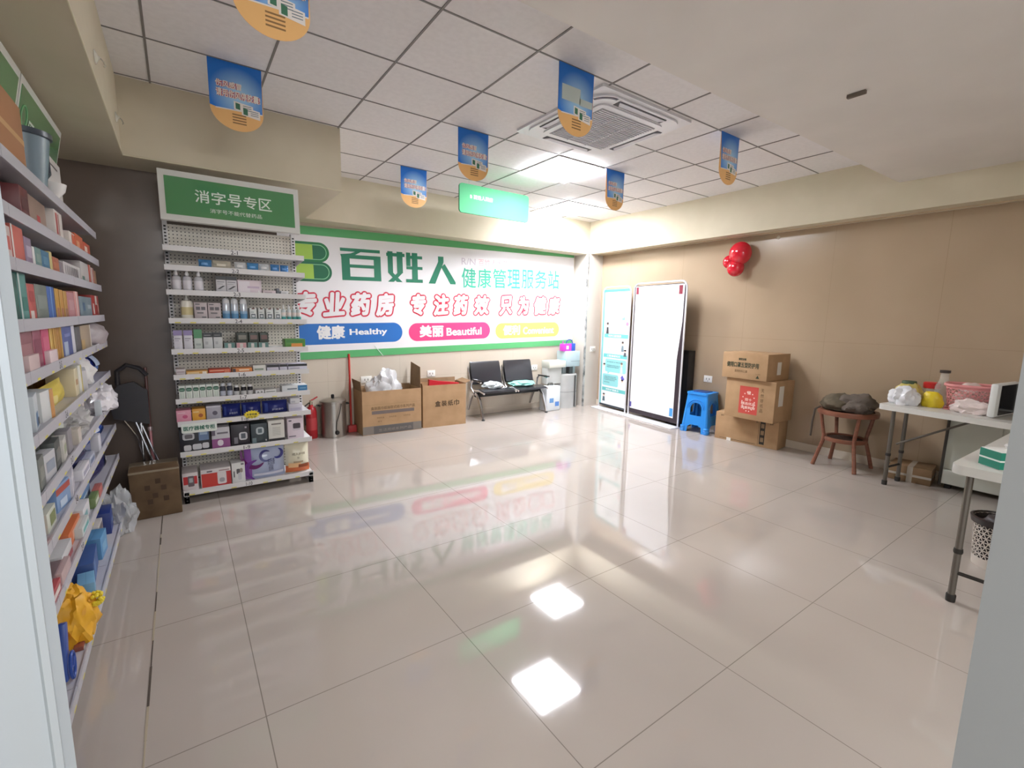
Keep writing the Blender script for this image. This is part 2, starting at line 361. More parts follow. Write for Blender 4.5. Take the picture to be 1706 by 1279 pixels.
def flag(x, y, label, blank=False, wd=0.284, ht=0.385, skew=0.0):
    t = thing('ceiling_flag', label, 'hanging flag', (x, y, HC), skew, 'promotional flags hanging from the ceiling')
    r = wd / 2; top = ht - r * 0.86
    low = [(r - r * math.cos(math.pi * i / 20), -top - r * 0.86 * math.sin(math.pi * i / 20)) for i in range(21)]
    mb = MB(); pts = [(0, 0)] + low + [(wd, 0)]
    n_ = len(pts)
    mb.add([(a, 0.0006, c) for a, c in pts], [list(range(n_))], FO)
    mb.add([(a, -0.0006, c) for a, c in pts], [list(range(n_))[::-1]], FO)
    mb.build('card', t, smooth=0)
    cut = -ht * 0.70
    for sgn in (-1, 1):
        mb = MB(); bl = [(0, -0.001)] + [p for p in low if p[1] > cut and p[0] < r] + [(wd * 0.1, cut), (wd * 0.98, cut + 0.01)] + [p for p in low if p[1] > cut + 0.01 and p[0] > r] + [(wd, -0.001)]
        M = None if sgn < 0 else Matrix.Translation((wd, 0, 0)) @ Matrix.Rotation(math.pi, 4, 'Z')
        mb.poly(bl, FB, -0.0012, M); mb.poly([(wd * 0.1, cut), (wd * 0.98, cut + 0.01), (wd * 0.98, cut + 0.004), (wd * 0.1, cut - 0.006)], FW, -0.0013, M)
        if blank:
            mb.quad(wd * 0.1, -0.2, wd * 0.62, -0.115, mt((206, 218, 214), 0.5), -0.0022, M); mb.quad(wd * 0.6, -0.205, wd * 0.97, -0.165, mt((206, 218, 214), 0.5), -0.0022, M)
        else:
            mb.text('伤风感冒', wd * .12, -0.152, wd * .60, -0.112, FR, -0.0016, .09, M); mb.text('伤风感冒', wd * .12, -0.152, wd * .60, -0.112, FW, -0.0022, .028, M)
            mb.text('请用伤风停胶囊!', wd * .12, -0.205, wd * .95, -0.158, FR, -0.0016, .09, M); mb.text('请用伤风停胶囊!', wd * .12, -0.205, wd * .95, -0.158, FW, -0.0022, .028, M)
        for x0, z0, x1, z1 in ((.44, -.275, .80, -.215), (.58, -.298, .93, -.236)):
            Q = (M or Matrix()) @ Matrix.Translation((0, -0.0017 - x0 * .001, 0))
            mb.poly([(wd * x0, z0 + .012), (wd * x1, z0), (wd * x1, z1 - .012), (wd * x0, z1)], FW, 0, Q)
            mb.poly([(wd * (x0 + .03), z0 + .017), (wd * (x0 + .115), z0 + .014), (wd * (x0 + .115), z1 - .012), (wd * (x0 + .03), z1 - .008)], FG, -0.0003, Q)
            for i in range(3): mb.quad(wd * (x0 + .17), z0 + .018 + i * .011, wd * (x1 - .03), z0 + .022 + i * .011, mt((120, 132, 140), .5), -0.0003, Q)
        for i in range(4): mb.quad(wd * .40, cut - .026 - i * .016, wd * .66, cut - .019 - i * .016, FT, -0.0012, M)
        mb.build('printed_face', t, smooth=0)
flag(0.25, 2.257, 'blue and orange flag cut off by the top edge of the view')
flag(0.236, 3.472, 'blue and orange flag hanging near the beam above the left pillar')
flag(1.904, 2.262, 'blue flag with its slogan blanked out, in front of the air conditioner', True)
flag(1.902, 3.470, 'blue flag hanging just above the small green hanging sign')
flag(1.918, 4.69, 'blue and white flag hanging farthest back, near the banner wall')
flag(3.575, 3.466, 'blue flag hanging just right of the glowing ceiling light', wd=0.262)
flag(3.589, 2.258, 'blue flag farthest right, near the lowered plain ceiling', wd=0.262)
t = thing('hanging_sign', 'green rounded sign hanging in front of the lit ceiling panel', 'sign', (2.512, 4.55, 2.52))
SG = mt((88, 176, 124), 0.65, spec=.25)
mb = MB(); plate(rrect(0, 0, 0.92, 0.30, 0.035), [], 0.02, SG, mb); mb.build('board', t)
mb = MB().text('B 百姓人药房', 0.13, 0.155, 0.42, 0.20, WHITE, -0.0015, .02); mb.build('lettering', t)
for x in (0.12, 0.8): MB().tube([(x, 0.01, 0.30), (x, 0.01, HC - 2.52)], 0.0015, mt((190, 190, 190), .4)).build('hanging_wire', t)
def hook(y, z, label):
    t = thing('suction_hook', label, 'hook', (-0.229, y, z))
    MB().lathe([(0.03, 0), (0.028, 0.004), (0.008, 0.014), (0.006, 0.02)], mt((225, 222, 208), .12, alpha=.75), Matrix.Rotation(math.pi / 2, 4, 'Y'), 14).build('suction_cup', t)
    MB().tube([(0.02, 0, 0.0), (0.03, 0, -0.012), (0.035, 0, -0.028), (0.03, 0, -0.034)], 0.003, mt((190, 186, 172), .2, .4)).build('hook_wire', t)
hook(2.954, 2.545, 'clear suction hook on the beam side, nearer of the two')
hook(3.845, 2.572, 'clear suction hook on the beam side, nearest the beam corner')
# ------------------------------------------------------------------ printed cartons, bottles and pouches
_rnd = random.Random(11)
def carton(name, label, cat, loc, wd, dp, ht, col, prints=(), rz=0.0, group=None, side=None, rough=0.4, texts=()):
    """closed printed box; origin bottom centre of the front face, front faces -Y; prints = (u0, v0, u1, v1, colour)"""
    m = mt(col, rough); mb = MB().box((-wd / 2, 0, 0), (wd / 2, dp, ht), m, bev=min(0.0015, ht * .08))
    lay = 0
    for p in prints:
        lay += 1; u0, v0, u1, v1, c = p[:5]; y = -0.0004 - 0.0003 * lay
        if len(p) > 5: mb.poly(rrect(-wd / 2 + u0 * wd, v0 * ht, -wd / 2 + u1 * wd, v1 * ht, p[5] * min((u1 - u0) * wd, (v1 - v0) * ht), 5), mt(c, rough), y)
        else: mb.quad(-wd / 2 + u0 * wd, v0 * ht, -wd / 2 + u1 * wd, v1 * ht, mt(c, rough), y)
    for s, u0, v0, u1, v1, c in texts:
        mb.text(s, -wd / 2 + u0 * wd, v0 * ht, -wd / 2 + u1 * wd, v1 * ht, mt(c, rough), -0.0004 - 0.0003 * (lay + 1), .01)
    # top flap seam
    mb.box((-wd / 2 + .001, dp * .5 - .0005, ht), (wd / 2 - .001, dp * .5 + .0005, ht + .0003), mt([max(0, c - 40) for c in col], rough))
    o = mb.build(name); o.location = loc; o.rotation_euler = (0, 0, rz)
    return tag(o, label, cat, group)
def bottle(label, loc, r, ht, body, cap, band=None, kind='spray', group=None, name='bottle', sy=1.0):
    t = thing(name, label, 'bottle', loc, 0, group)
    if kind == 'spray':
        MB().lathe([(r * .92, 0), (r, .004), (r, ht * .60), (r * .85, ht * .67), (r * .38, ht * .72), (r * .36, ht * .76)], body, n=20).build('body', t)
        MB().lathe([(r * .42, ht * .74), (r * .42, ht * .86), (r * .30, ht * .88), (r * .28, ht), (0, ht)], cap, n=16).build('cap', t)
    elif kind == 'can':
        MB().lathe([(r * .95, 0), (r, .004), (r, ht * .72), (r * .92, ht * .76)], body, n=20).build('body', t)
        MB().lathe([(r * .94, ht * .745), (r * .93, ht * .86), (r * .8, ht * .94), (r * .45, ht * .99), (0, ht)], cap, n=20).build('cap', t)
    elif kind == 'pill':
        MB().lathe([(r * .95, 0), (r, .003), (r, ht * .70), (r * .7, ht * .78), (r * .62, ht * .8)], body, n=18).build('body', t)
        MB().lathe([(r * .72, ht * .78), (r * .72, ht * .99), (r * .66, ht), (0, ht)], cap, n=18).build('cap', t)
    elif kind == 'pump':
        M = Matrix.Diagonal((1, .62, 1, 1))
        MB().lathe([(r * .95, 0), (r, .005), (r, ht * .70), (r * .86, ht * .76), (r * .35, ht * .79)], body, M, 20).build('body', t)
        MB().lathe([(r * .36, ht * .78), (r * .36, ht * .86), (r * .16, ht * .87), (r * .16, ht * .94), (r * .4, ht * .95), (r * .4, ht), (0, ht)], cap, n=14).build('cap', t)
    if band:
        for z0, z1, c in band:
            s = .62 if kind == 'pump' else 1
            MB().lathe([(r * 1.012, ht * z0), (r * 1.012, ht * z1)], mt(c, .4), Matrix.Diagonal((1, s, 1, 1)), 20).build('label_band', t)
    return t
def pouch(name, label, cat, loc, wd, dp, ht, col, prints=(), rz=0.0, texts=(), seed=0, group=None, rough=0.25, swirls=()):
    """soft bag standing on its base"""
    mb = MB(); N, K = 12, 12; vs = []; fs = []; m = mt(col, rough); pts = {}
    for sgn in (-1, 1):
        for j in range(K + 1):
            for i in range(N + 1):
                u = i / N; v = j / K
                bul = (math.sin(math.pi * u) ** .6) * (math.sin(math.pi * min(1, v * .95 + .05)) ** .7)
                wob = .006 * noise.noise(Vector((u * 5 + seed, v * 5, sgn)))
                pts[(sgn, i, j)] = len(vs)
                vs.append(((u - .5) * wd * (1 - .03 * math.sin(math.pi * v)), dp / 2 + sgn * (dp / 2 * bul + wob * (bul > .05)), v * ht))
        for j in range(K):
            for i in range(N):
                q = [pts[(sgn, i, j)], pts[(sgn, i + 1, j)], pts[(sgn, i + 1, j + 1)], pts[(sgn, i, j + 1)]]
                fs.append(q if sgn < 0 else q[::-1])
    mb.add(vs, fs, m)
    def surf(px, pz, lay):
        u = min(.999, max(.001, px / wd + .5)); v = min(.999, max(.001, pz / ht))
        bul = (math.sin(math.pi * u) ** .6) * (math.sin(math.pi * min(1, v * .95 + .05)) ** .7)
        return dp / 2 - dp / 2 * bul - .007 - .0006 * lay
    lay = 0
    def drape(V, Fc, mat, lay): mb.add([(x, surf(x, z, lay), z) for x, z in V], Fc, mat)
    for u0, v0, u1, v1, c in prints:
        lay += 1; g = 8
        V = [((u0 + (u1 - u0) * i / g - .5) * wd, (v0 + (v1 - v0) * j / g) * ht) for j in range(g + 1) for i in range(g + 1)]
        drape(V, [(j * (g + 1) + i, j * (g + 1) + i + 1, (j + 1) * (g + 1) + i + 1, (j + 1) * (g + 1) + i) for j in range(g) for i in range(g)], mt(c, rough), lay)
    for cu, cv, ru, rv, a0, a1, th, c in swirls:      # crescents
        lay += 1; V = []; n_ = 20
        for i in range(n_ + 1):
            a = math.radians(a0 + (a1 - a0) * i / n_); f = math.sin(math.pi * i / n_) ** .6
            for q in (1, 1 - f * th / max(ru, .01)): V.append(((cu + ru * q * math.cos(a) - .5) * wd, (cv + rv * q * math.sin(a)) * ht))
        drape(V, [(2 * i, 2 * i + 2, 2 * i + 3, 2 * i + 1) for i in range(n_)], mt(c, rough), lay)
    for s, u0, v0, u1, v1, c in texts:
        V, Fc, bb = glyphs(s, 0.0); lay += 1
        drape([((u0 + (a - bb[0]) / (bb[1] - bb[0]) * (u1 - u0) - .5) * wd, (v0 + (b_ - bb[2]) / (bb[3] - bb[2]) * (v1 - v0)) * ht) for a, b_ in V], Fc, mt(c, rough), lay)
    o = mb.build(name, smooth=60); o.location = loc; o.rotation_euler = (0, 0, rz)
    return tag(o, label, cat, group)
# ------------------------------------------------------------------ pegboard rack with green header
PEG = pegmat()
t = thing('display_rack', 'tall pegboard display rack with ten shelves and a green header', 'display rack', (-0.055, 4.42, 0))
GW = 0.90
mb = MB().box((0.02, -0.012, 0.10), (GW - 0.02, 0.0, 2.06), PEG); mb.build('back_panel', t)
for x in (0.0, GW - 0.03):
    mb = MB().box((x, -0.03, 0.0), (x + 0.03, 0.03, 2.08), SHELFW)
    for k in range(80): mb.box((x + 0.008, -0.0306, 0.14 + k * .024), (x + 0.022, -0.0300, 0.152 + k * .024), BLACK)
    mb.build('upright', t)
    mb = MB().box((x, -0.33, 0.0), (x + 0.03, -0.03, 0.055), SHELFW); mb.box((x, -0.33, .0), (x + .03, -.30, .085), SHELFW)
    for k in range(3): mb.box((x + .01, -.3306, .015 + k * .024), (x + .02, -.33, .027 + k * .024), BLACK)
    mb.build('foot', t)
RACK_Z = [1.868, 1.735, 1.565, 1.366, 1.146, 0.962, 0.785, 0.617, 0.388, 0.090]
TAGS = ['2-1', '2-2', '2-3', '2-4', '2-5', '1-6', '1-7', '1-8', '1-9', '1-10']
YEL = mt((226, 214, 92), 0.5)
for i, z in enumerate(RACK_Z):
    mb = MB().box((0.0, -0.322, z - 0.012), (GW, -0.012, z), SHELFW)
    mb.box((-0.004, -0.330, z - 0.030), (GW + 0.004, -0.322, z + 0.008), SHELFW)
    for s in (0.0, GW - 0.003): mb.prism([(-0.322, z - .03), (-0.012, z - .055), (-0.012, z - .01), (-0.322, z - .01)], s, s + 0.003, SHELFW, Matrix(((0, 0, 1, 0), (1, 0, 0, 0), (0, 1, 0, 0), (0, 0, 0, 1))))
    mb.text(TAGS[i], 0.40, z - 0.026, 0.445, z + 0.002, mt((70, 70, 76), .6), -0.3306, .01)
    if i > 2:
        for xx in (0.03, .12, .3, .52, .62, .76): mb.quad(xx, z - .028, xx + .035, z - .020, YEL, -.3305)
    mb.build('shelf', t)
mb = MB().box((0.0, -0.03, 2.05), (0.9, 0.0, 2.10), SHELFW)
SIGN = mt((84, 146, 94), 0.12, coat=0.6)
Ms = Matrix.Translation((0.0, -0.325, 2.045)) @ Matrix.Rotation(math.radians(-3), 4, 'X')
mb = MB().box((0.0, 0.0, 0.0), (0.885, 0.05, 0.335), mt((214, 214, 208), .4), Ms)
mb.box((0.0, 0.05, 0.12), (0.04, 0.33, 0.15), SHELFW, Ms); mb.box((0.845, 0.05, 0.12), (0.885, 0.33, 0.15), SHELFW, Ms)
o = mb.build('header_box', t)
mb = MB().box((0.035, -0.002, 0.040), (0.85, 0.0, 0.295), SIGN, Ms); p = mb.build('header_face', o)
HT = mt((226, 238, 226), .3)
mb = MB()
for i, ch in enumerate('消字号专区'): mb.text(ch, 0.205 + i * .100, 0.140, 0.292 + i * .100, 0.228, HT, -0.003, .012, Ms)
mb.text('消字号不能代替药品', 0.29, 0.078, 0.62, 0.108, HT, -0.003, .0, Ms); mb.build('header_lettering', o)
# clipped-on notices
t = thing('category_sign', 'small white sign with green writing clipped to the rack shelf edge', 'sign', (-0.04, 4.088, 0.535))
mb = MB(); plate(rrect(0, 0, 0.22, 0.07, 0.012), [], 0.003, mt((232, 238, 230), .3), mb); mb.text('医疗器械专柜', 0.012, 0.018, 0.208, 0.052, mt((46, 110, 88), .4), -0.0008, .03); mb.build('card', t)
st = [((.056 if i % 2 == 0 else .042) * math.cos(math.pi * i / 16) * 1.05, (.056 if i % 2 == 0 else .042) * math.sin(math.pi * i / 16) * .62) for i in range(32)]
t = thing('price_star', 'yellow starburst price card clipped to the rack shelf edge', 'price card', (0.415, 4.086, 0.632))
mb = MB(); plate(st, [], 0.002, mt((240, 216, 40), .4), mb); mb.build('card', t)
mb = MB().text('冬季特惠', -.036, -.008, .036, .010, mt((60, 66, 50), .5), -0.0006, .02); mb.text('好礼送', -.03, -.026, .03, -.012, mt((60, 66, 50), .5), -0.0006, .02); mb.build('lettering', t)
FY = 4.112
ORD = ['top', 'second', 'third', 'fourth', 'fifth', 'sixth', 'seventh', 'eighth', 'ninth', 'bottom']
def G(shelf, x0, x1, ht, name, desc, col, prints=(), dp=.12, cat='box', dz=0.0, texts=(), y=None, group=None):
    return carton(name, desc + ' on the ' + ORD[shelf - 1] + ' pegboard rack shelf', cat, ((x0 + x1) / 2, (y or FY) + _rnd.uniform(0, .01), RACK_Z[shelf - 1] + dz), x1 - x0 - .002, dp, ht, col, prints, texts=texts, group=group)
Wc = (232, 232, 230); Bk = (34, 34, 38); dkt = (70, 72, 76)
# second shelf
for x0, x1, c, d in ((.143, .224, (78, 140, 196), 'leftmost blue packet'), (.231, .346, (206, 198, 178), 'beige packet beside the leftmost blue one'), (.368, .444, (226, 228, 230), 'white packet left of centre'), (.451, .529, (84, 150, 206), 'middle blue packet'), (.532, .603, (224, 228, 230), 'white packet right of the middle blue one'), (.611, .675, (80, 140, 200), 'blue packet second from right'), (.680, .741, (70, 128, 188), 'rightmost blue packet')):
    pouch('small_packet', d + ' on the second pegboard rack shelf', 'packet', ((x0 + x1) / 2, FY + .02, RACK_Z[1]), x1 - x0, .035, .062, c, [(.2, .35, .7, .6, tuple(min(255, q + 40) for q in c))], seed=x0 * 50)
# third shelf
CL = mt((226, 226, 232), 0.18, alpha=.8)
for x, d in ((.004, 'leftmost'), (.068, 'middle'), (.136, 'rightmost')):
    bottle(d + ' clear spray bottle with white label on the third pegboard rack shelf', (x, FY + .03, RACK_Z[2]), .028, .150, CL, WHITE, [(.1, .5, (228, 226, 232))], 'spray', 'clear spray bottles on the rack', 'spray_bottle')
for x0, x1, d in ((.240, .305, 'left one of two'), (.306, .375, 'right one of two')):
    G(3, x0, x1, .118, 'medicine_box', d + ' black topped white boxes', (212, 210, 214), [(0, .78, 1, 1, Bk), (.1, .62, .85, .68, (150, 150, 156)), (.1, .5, .7, .54, (170, 170, 176))], texts=[('/', .1, .2, .9, .42, (50, 50, 54))], group='black topped white boxes on the rack')
G(3, .378, .540, .100, 'medicine_box', 'wide pale pink box', (232, 218, 226), [(.05, .1, .5, .9, (240, 232, 240)), (.4, .4, .9, .55, (206, 184, 206)), (.85, .0, .9, .25, (250, 250, 250))])
for x0, x1, h, c, d in ((.544, .637, .03, (216, 200, 204), 'low pinkish box'), (.642, .664, .048, (120, 124, 132), 'narrow grey upright box'), (.672, .729, .03, (222, 222, 224), 'low white box at the right end')):
    G(3, x0, x1, h, 'medicine_box', d, c, [(.15, .3, .7, .6, tuple(max(0, q - 30) for q in c))])
# fourth shelf
bottle('white pump bottle with gold pattern on the fourth pegboard rack shelf', (.053, FY + .03, RACK_Z[3]), .036, .172, mt((240, 236, 222), .25), mt((196, 196, 190), .4), [(.18, .5, (214, 200, 150))], 'pump', name='pump_bottle')
for x0, x1, d in ((.094, .175, 'left one of two'), (.178, .261, 'right one of two')):
    G(4, x0, x1, .122, 'blister_box', d + ' grey boxes with dark photos', (196, 184, 186), [(.1, .86, .45, .91, dkt), (.14, .55, .46, .74, (92, 86, 92)), (.54, .55, .86, .74, (92, 86, 92)), (.2, .34, .7, .42, (100, 94, 98)), (.55, .1, .9, .16, dkt)], group='grey boxes with dark photos on the rack')
BLU = mt((214, 222, 232), .22, .3)
for x, d in ((.295, 'leftmost'), (.350, 'middle'), (.409, 'rightmost')):
    bottle(d + ' silver and blue aerosol can on the fourth pegboard rack shelf', (x, FY + .03, RACK_Z[3]), .0255, .160, BLU, mt((236, 238, 242), .2, alpha=.9), [(.03, .28, (96, 148, 190)), (.28, .4, (150, 184, 212))], 'can', 'silver and blue aerosol cans on the rack', 'aerosol_can')
for k, (x0, x1) in enumerate(((.447, .496), (.505, .551), (.559, .610), (.619, .666))):
    G(4, x0, x1, .090, 'eye_drop_box', ['first', 'second', 'third', 'fourth'][k] + ' from left of four small white boxes', (222, 226, 224), [(.0, .0, 1, .16, (150, 170, 172)), (.2, .16, .8, .5, (70, 80, 90)), (.3, .22, .7, .42, (200, 206, 210)), (.15, .62, .6, .68, (150, 160, 160)), (.3, .90, .7, 1, (110, 60, 50))], group='small white boxes on the rack')
for k, x in enumerate((.688, .728, .766, .800)):
    bottle(['first', 'second', 'third', 'fourth'][k] + ' from left of the small teal bottles on the fourth pegboard rack shelf', (x, FY + .03, RACK_Z[3]), .0172, .122, mt((214, 222, 222), .2, alpha=.85), WHITE, [(.02, .22, (60, 148, 142)), (.3, .5, (226, 214, 208))], 'spray', 'small teal bottles on the rack', 'spray_bottle')
# fifth shelf
for x0, x1, d in ((-.042, .011, 'left one of two'), (.018, .072, 'right one of two')):
    G(5, x0, x1, .140, 'medicine_box', d + ' purple topped white boxes', (218, 216, 224), [(0, .74, 1, 1, (150, 136, 184)), (.12, .55, .8, .6, (160, 156, 170)), (.12, .45, .6, .49, (180, 176, 190))], group='purple topped white boxes on the rack')
G(5, .079, .131, .147, 'medicine_box', 'tall green topped white box', (206, 214, 208), [(0, .56, 1, 1, (84, 150, 104)), (.2, .2, .8, .3, (170, 180, 176))])
for x0, x1, d in ((.135, .195, 'left one of two'), (.199, .256, 'right one of two')):
    G(5, x0, x1, .121, 'medicine_box', d + ' black banded white boxes', (208, 210, 210), [(0, .74, 1, 1, (44, 46, 50)), (.1, .84, .8, .88, (150, 150, 150)), (.2, .3, .5, .48, (180, 182, 184))], group='black banded white boxes on the rack')
for k, (x0, x1, c) in enumerate(((.264, .338, (96, 140, 132)), (.342, .415, (214, 160, 166)), (.419, .489, (100, 140, 132)), (.493, .565, (92, 132, 126)))):
    G(5, x0, x1, .047, 'herbal_tea_box', ['leftmost low teal box', 'low pink box between teal ones', 'low teal box right of the pink one', 'rightmost low teal box'][k], (140, 152, 148), [(.05, .05, .95, .95, c), (.35, .15, .65, .85, (216, 210, 206))])
for k, (x0, x1) in enumerate(((.349, .426), (.430, .500), (.504, .567))):
    G(5, x0, x1, .074, 'herbal_tea_box', ['leftmost', 'middle', 'rightmost'][k] + ' dark green box stacked on low boxes', (62, 70, 64), [(.15, .3, .85, .75, [(130, 126, 116), (120, 96, 90), (110, 80, 76)][k])], dz=.0475, group='dark green boxes stacked on the rack')
G(5, .682, .836, .068, 'medicine_box', 'green and orange packet at the right end', (92, 150, 66), [(.3, .05, .85, .5, (226, 150, 70)), (.05, .6, .95, .95, (70, 132, 62))])
# sixth shelf
for x0, x1, h, c, pr, d in ((-.044, .013, .045, (216, 206, 208), [(.1, .5, .9, .6, (150, 120, 130))], 'small white box at the left end'),
    (.016, .149, .028, (222, 166, 84), [(.05, .2, .6, .7, (236, 206, 150)), (.75, .2, .95, .8, (240, 232, 216))], 'low orange and cream box'),
    (.153, .296, .034, (206, 74, 44), [(.05, .55, .7, .75, (236, 170, 140)), (.72, .1, .95, .9, (226, 130, 96))], 'low red box'),
    (.304, .441, .035, (222, 138, 70), [(.02, .1, .18, .9, (80, 60, 60)), (.35, .4, .85, .7, (250, 226, 196))], 'low orange box right of the red one'),
    (.446, .538, .05, (226, 226, 220), [(.1, .3, .8, .5, (120, 140, 120))], 'white box in the middle'),
    (.543, .629, .05, (210, 208, 222), [(0, .62, 1, 1, Bk)], 'leftmost black topped lilac box'), (.634, .691, .05, (206, 204, 218), [(0, .62, 1, 1, Bk)], 'middle black topped lilac box'), (.696, .842, .05, (210, 208, 222), [(0, .62, 1, 1, Bk), (.1, .2, .6, .4, (170, 168, 180))], 'rightmost and widest black topped lilac box')):
    G(6, x0, x1, h, 'ointment_box', d, c, pr)
# seventh shelf
for k in range(6):
    x0 = -.038 + .042 * k
    G(7, x0, x0 + .0415, .100, 'vitamin_box', ['first', 'second', 'third', 'fourth', 'fifth', 'sixth'][k] + ' from left of six green and white boxes', (226, 232, 224), [(.06, .56, .94, .84, (52, 100, 76), .4), (.2, .64, .8, .72, (120, 160, 140)), (.3, .1, .34, .5, (150, 190, 150)), (.62, .1, .66, .5, (150, 190, 150))], group='green and white boxes on the rack')
DK = mt((70, 74, 84), .2)
for x, d in ((.238, 'left'), (.283, 'right')):
    bottle(d + ' one of the two taller dark bottles on the seventh pegboard rack shelf', (x, FY + .03, RACK_Z[6]), .019, .100, DK, mt((210, 214, 222), .3), [(.06, .42, (196, 200, 214))], 'pill', 'taller dark bottles on the rack', 'pill_bottle')
for x, d in ((.328, 'leftmost'), (.376, 'middle'), (.420, 'rightmost')):
    bottle(d + ' short black pill bottle with white cap on the seventh pegboard rack shelf', (x, FY + .03, RACK_Z[6]), .0195, .080, mt((40, 38, 42), .2), WHITE, [(.06, .42, (206, 206, 206))], 'pill', 'short black pill bottles on the rack', 'pill_bottle')
G(7, .453, .516, .030, 'ointment_box', 'flat white box left of the other flat one', (226, 226, 226), [(.2, .3, .4, .7, (120, 120, 120)), (.6, .3, .8, .7, (120, 120, 120))])
G(7, .519, .603, .030, 'ointment_box', 'flat white box with one dark line', (226, 226, 224), [(.1, .4, .9, .6, (130, 130, 124))])
G(7, .643, .835, .052, 'ointment_box', 'long white and blue box at the right end', (226, 230, 232), [(.62, 0, 1, .95, (56, 124, 176)), (.2, .35, .58, .55, (120, 130, 140)), (.7, .4, .95, .6, (120, 170, 206))])
# eighth shelf
HEART = (206, 90, 130)
G(8, -.064, .028, .086, 'mask_box', 'pink box with a heart', (232, 160, 180), [(.4, .3, .75, .6, HEART, .5), (.1, .75, .6, .82, (240, 200, 210))])
G(8, .032, .116, .090, 'mask_box', 'orange box with a heart', (230, 168, 62), [(.45, .28, .8, .6, (170, 90, 40), .5), (.08, .7, .5, .8, (240, 206, 140))])
G(8, .120, .216, .102, 'mask_box', 'grey box with a dark heart', (176, 174, 186), [(.4, .3, .75, .62, (96, 90, 106), .5), (0, .9, 1, 1, (214, 212, 222))])
for x0, x1, d in ((.225, .348, 'leftmost'), (.353, .490, 'middle'), (.499, .684, 'rightmost')):
    pouch('wet_wipe_pack', d + ' dark blue shiny pack on the eighth pegboard rack shelf', 'packet', ((x0 + x1) / 2, FY + .01, RACK_Z[7]), x1 - x0, .10, .100, (36, 46, 120), [(.08, .15, .2, .85, (60, 80, 160))], texts=[('护理湿巾', .35, .25, .8, .42, (196, 204, 230))], seed=x0 * 20, group='dark blue shiny packs on the rack')
G(8, .685, .790, .066, 'gauze_box', 'pale lilac box at the right end', (210, 206, 218), [(.1, .2, .9, .5, (186, 182, 200))], dp=.16)
G(8, .70, .775, .045, 'gauze_box', 'small white box stacked at the right end', (226, 226, 230), [(.1, .2, .5, .5, (190, 190, 200))], dp=.1, dz=.067)
# ninth shelf
G(9, -.058, .135, .172, 'blood_pressure_monitor_box', 'wide black box with device pictures', (34, 34, 42), [(.10, .52, .48, .82, (196, 196, 200), .3), (.17, .58, .42, .76, (110, 106, 112), .3), (.62, .45, .95, .93, (110, 132, 168)), (.66, .7, .9, .9, (170, 190, 214)), (.12, .05, .36, .30, (206, 206, 210), .25), (.40, .07, .70, .32, (206, 206, 210), .25), (.72, .09, .94, .34, (206, 206, 210), .25)], dp=.15)
G(9, .141, .262, .160, 'thermometer_box', 'white and magenta box', (206, 204, 210), [(0, .0, 1, .45, (150, 84, 140)), (.3, .1, .62, .4, (226, 216, 226), .5), (.3, .68, .9, .76, (120, 116, 126)), (0, .62, .2, .86, (110, 100, 116))], dp=.14)
G(9, .267, .398, .168, 'blood_pressure_monitor_box', 'black box with a tilted white monitor', (44, 38, 46), [(.42, .25, .86, .62, (206, 206, 210), .3), (.52, .32, .76, .56, (90, 96, 106), .1), (.15, .1, .35, .4, (120, 116, 124)), (.74, .8, .84, .88, (180, 170, 180))], dp=.15)
G(9, .403, .522, .160, 'blood_pressure_monitor_box', 'dark teal box with a white monitor', (56, 66, 72), [(.3, .45, .78, .82, (186, 196, 200), .35), (.42, .53, .66, .74, (90, 104, 112), .1), (.06, .05, .3, .3, (110, 130, 136)), (.85, .1, .92, .18, (200, 200, 200))], dp=.15)
G(9, .527, .646, .172, 'medical_device_box', 'white box with black foot and text lines', (226, 224, 216), [(0, 0, 1, .14, (40, 36, 38)), (.2, .8, .8, .86, (120, 116, 110))] + [(.25, .3 + .07 * k, .75, .32 + .07 * k, (170, 166, 158)) for k in range(6)], dp=.15)
G(9, .669, .794, .172, 'blood_pressure_monitor_box', 'pale pink box with a black monitor picture', (224, 210, 220), [(.3, .4, .8, .75, (206, 196, 206), .2), (.34, .5, .8, .76, (70, 60, 70), .2), (.08, .86, .26, .92, (80, 70, 90)), (.06, .1, .5, .15, (120, 110, 124))], dp=.15)
# bottom shelf
G(10, -.062, .038, .136, 'blood_glucose_box', 'red and white box at the left end', (226, 216, 218), [(.06, .35, .94, .8, (196, 50, 56)), (.34, .22, .74, .82, (110, 96, 104), .2), (.42, .45, .66, .7, (180, 186, 190), .1)], dp=.2)
G(10, .053, .252, .140, 'blood_pressure_monitor_box', 'wide red and white box', (230, 224, 224), [(.02, .02, .54, .78, (204, 62, 52)), (.54, .02, 1, .78, (196, 60, 62)), (.54, .1, .84, .80, (226, 220, 220), .2), (.6, .2, .78, .45, (170, 166, 172), .4), (.2, .84, .38, .92, (120, 110, 116)), (.6, .84, .95, .9, (180, 150, 150))], dp=.2)
G(10, .256, .348, .162, 'thermometer_box', 'narrow white box with a grey gadget picture', (228, 228, 226), [(.35, .45, .6, .7, (90, 88, 92), .3), (.6, .5, .82, .72, (150, 140, 130), .5), (.45, .15, .72, .5, (206, 206, 210), .3), (.12, .3, .2, .6, (90, 90, 90)), (.7, .88, .92, .96, (110, 110, 116))], dp=.14)
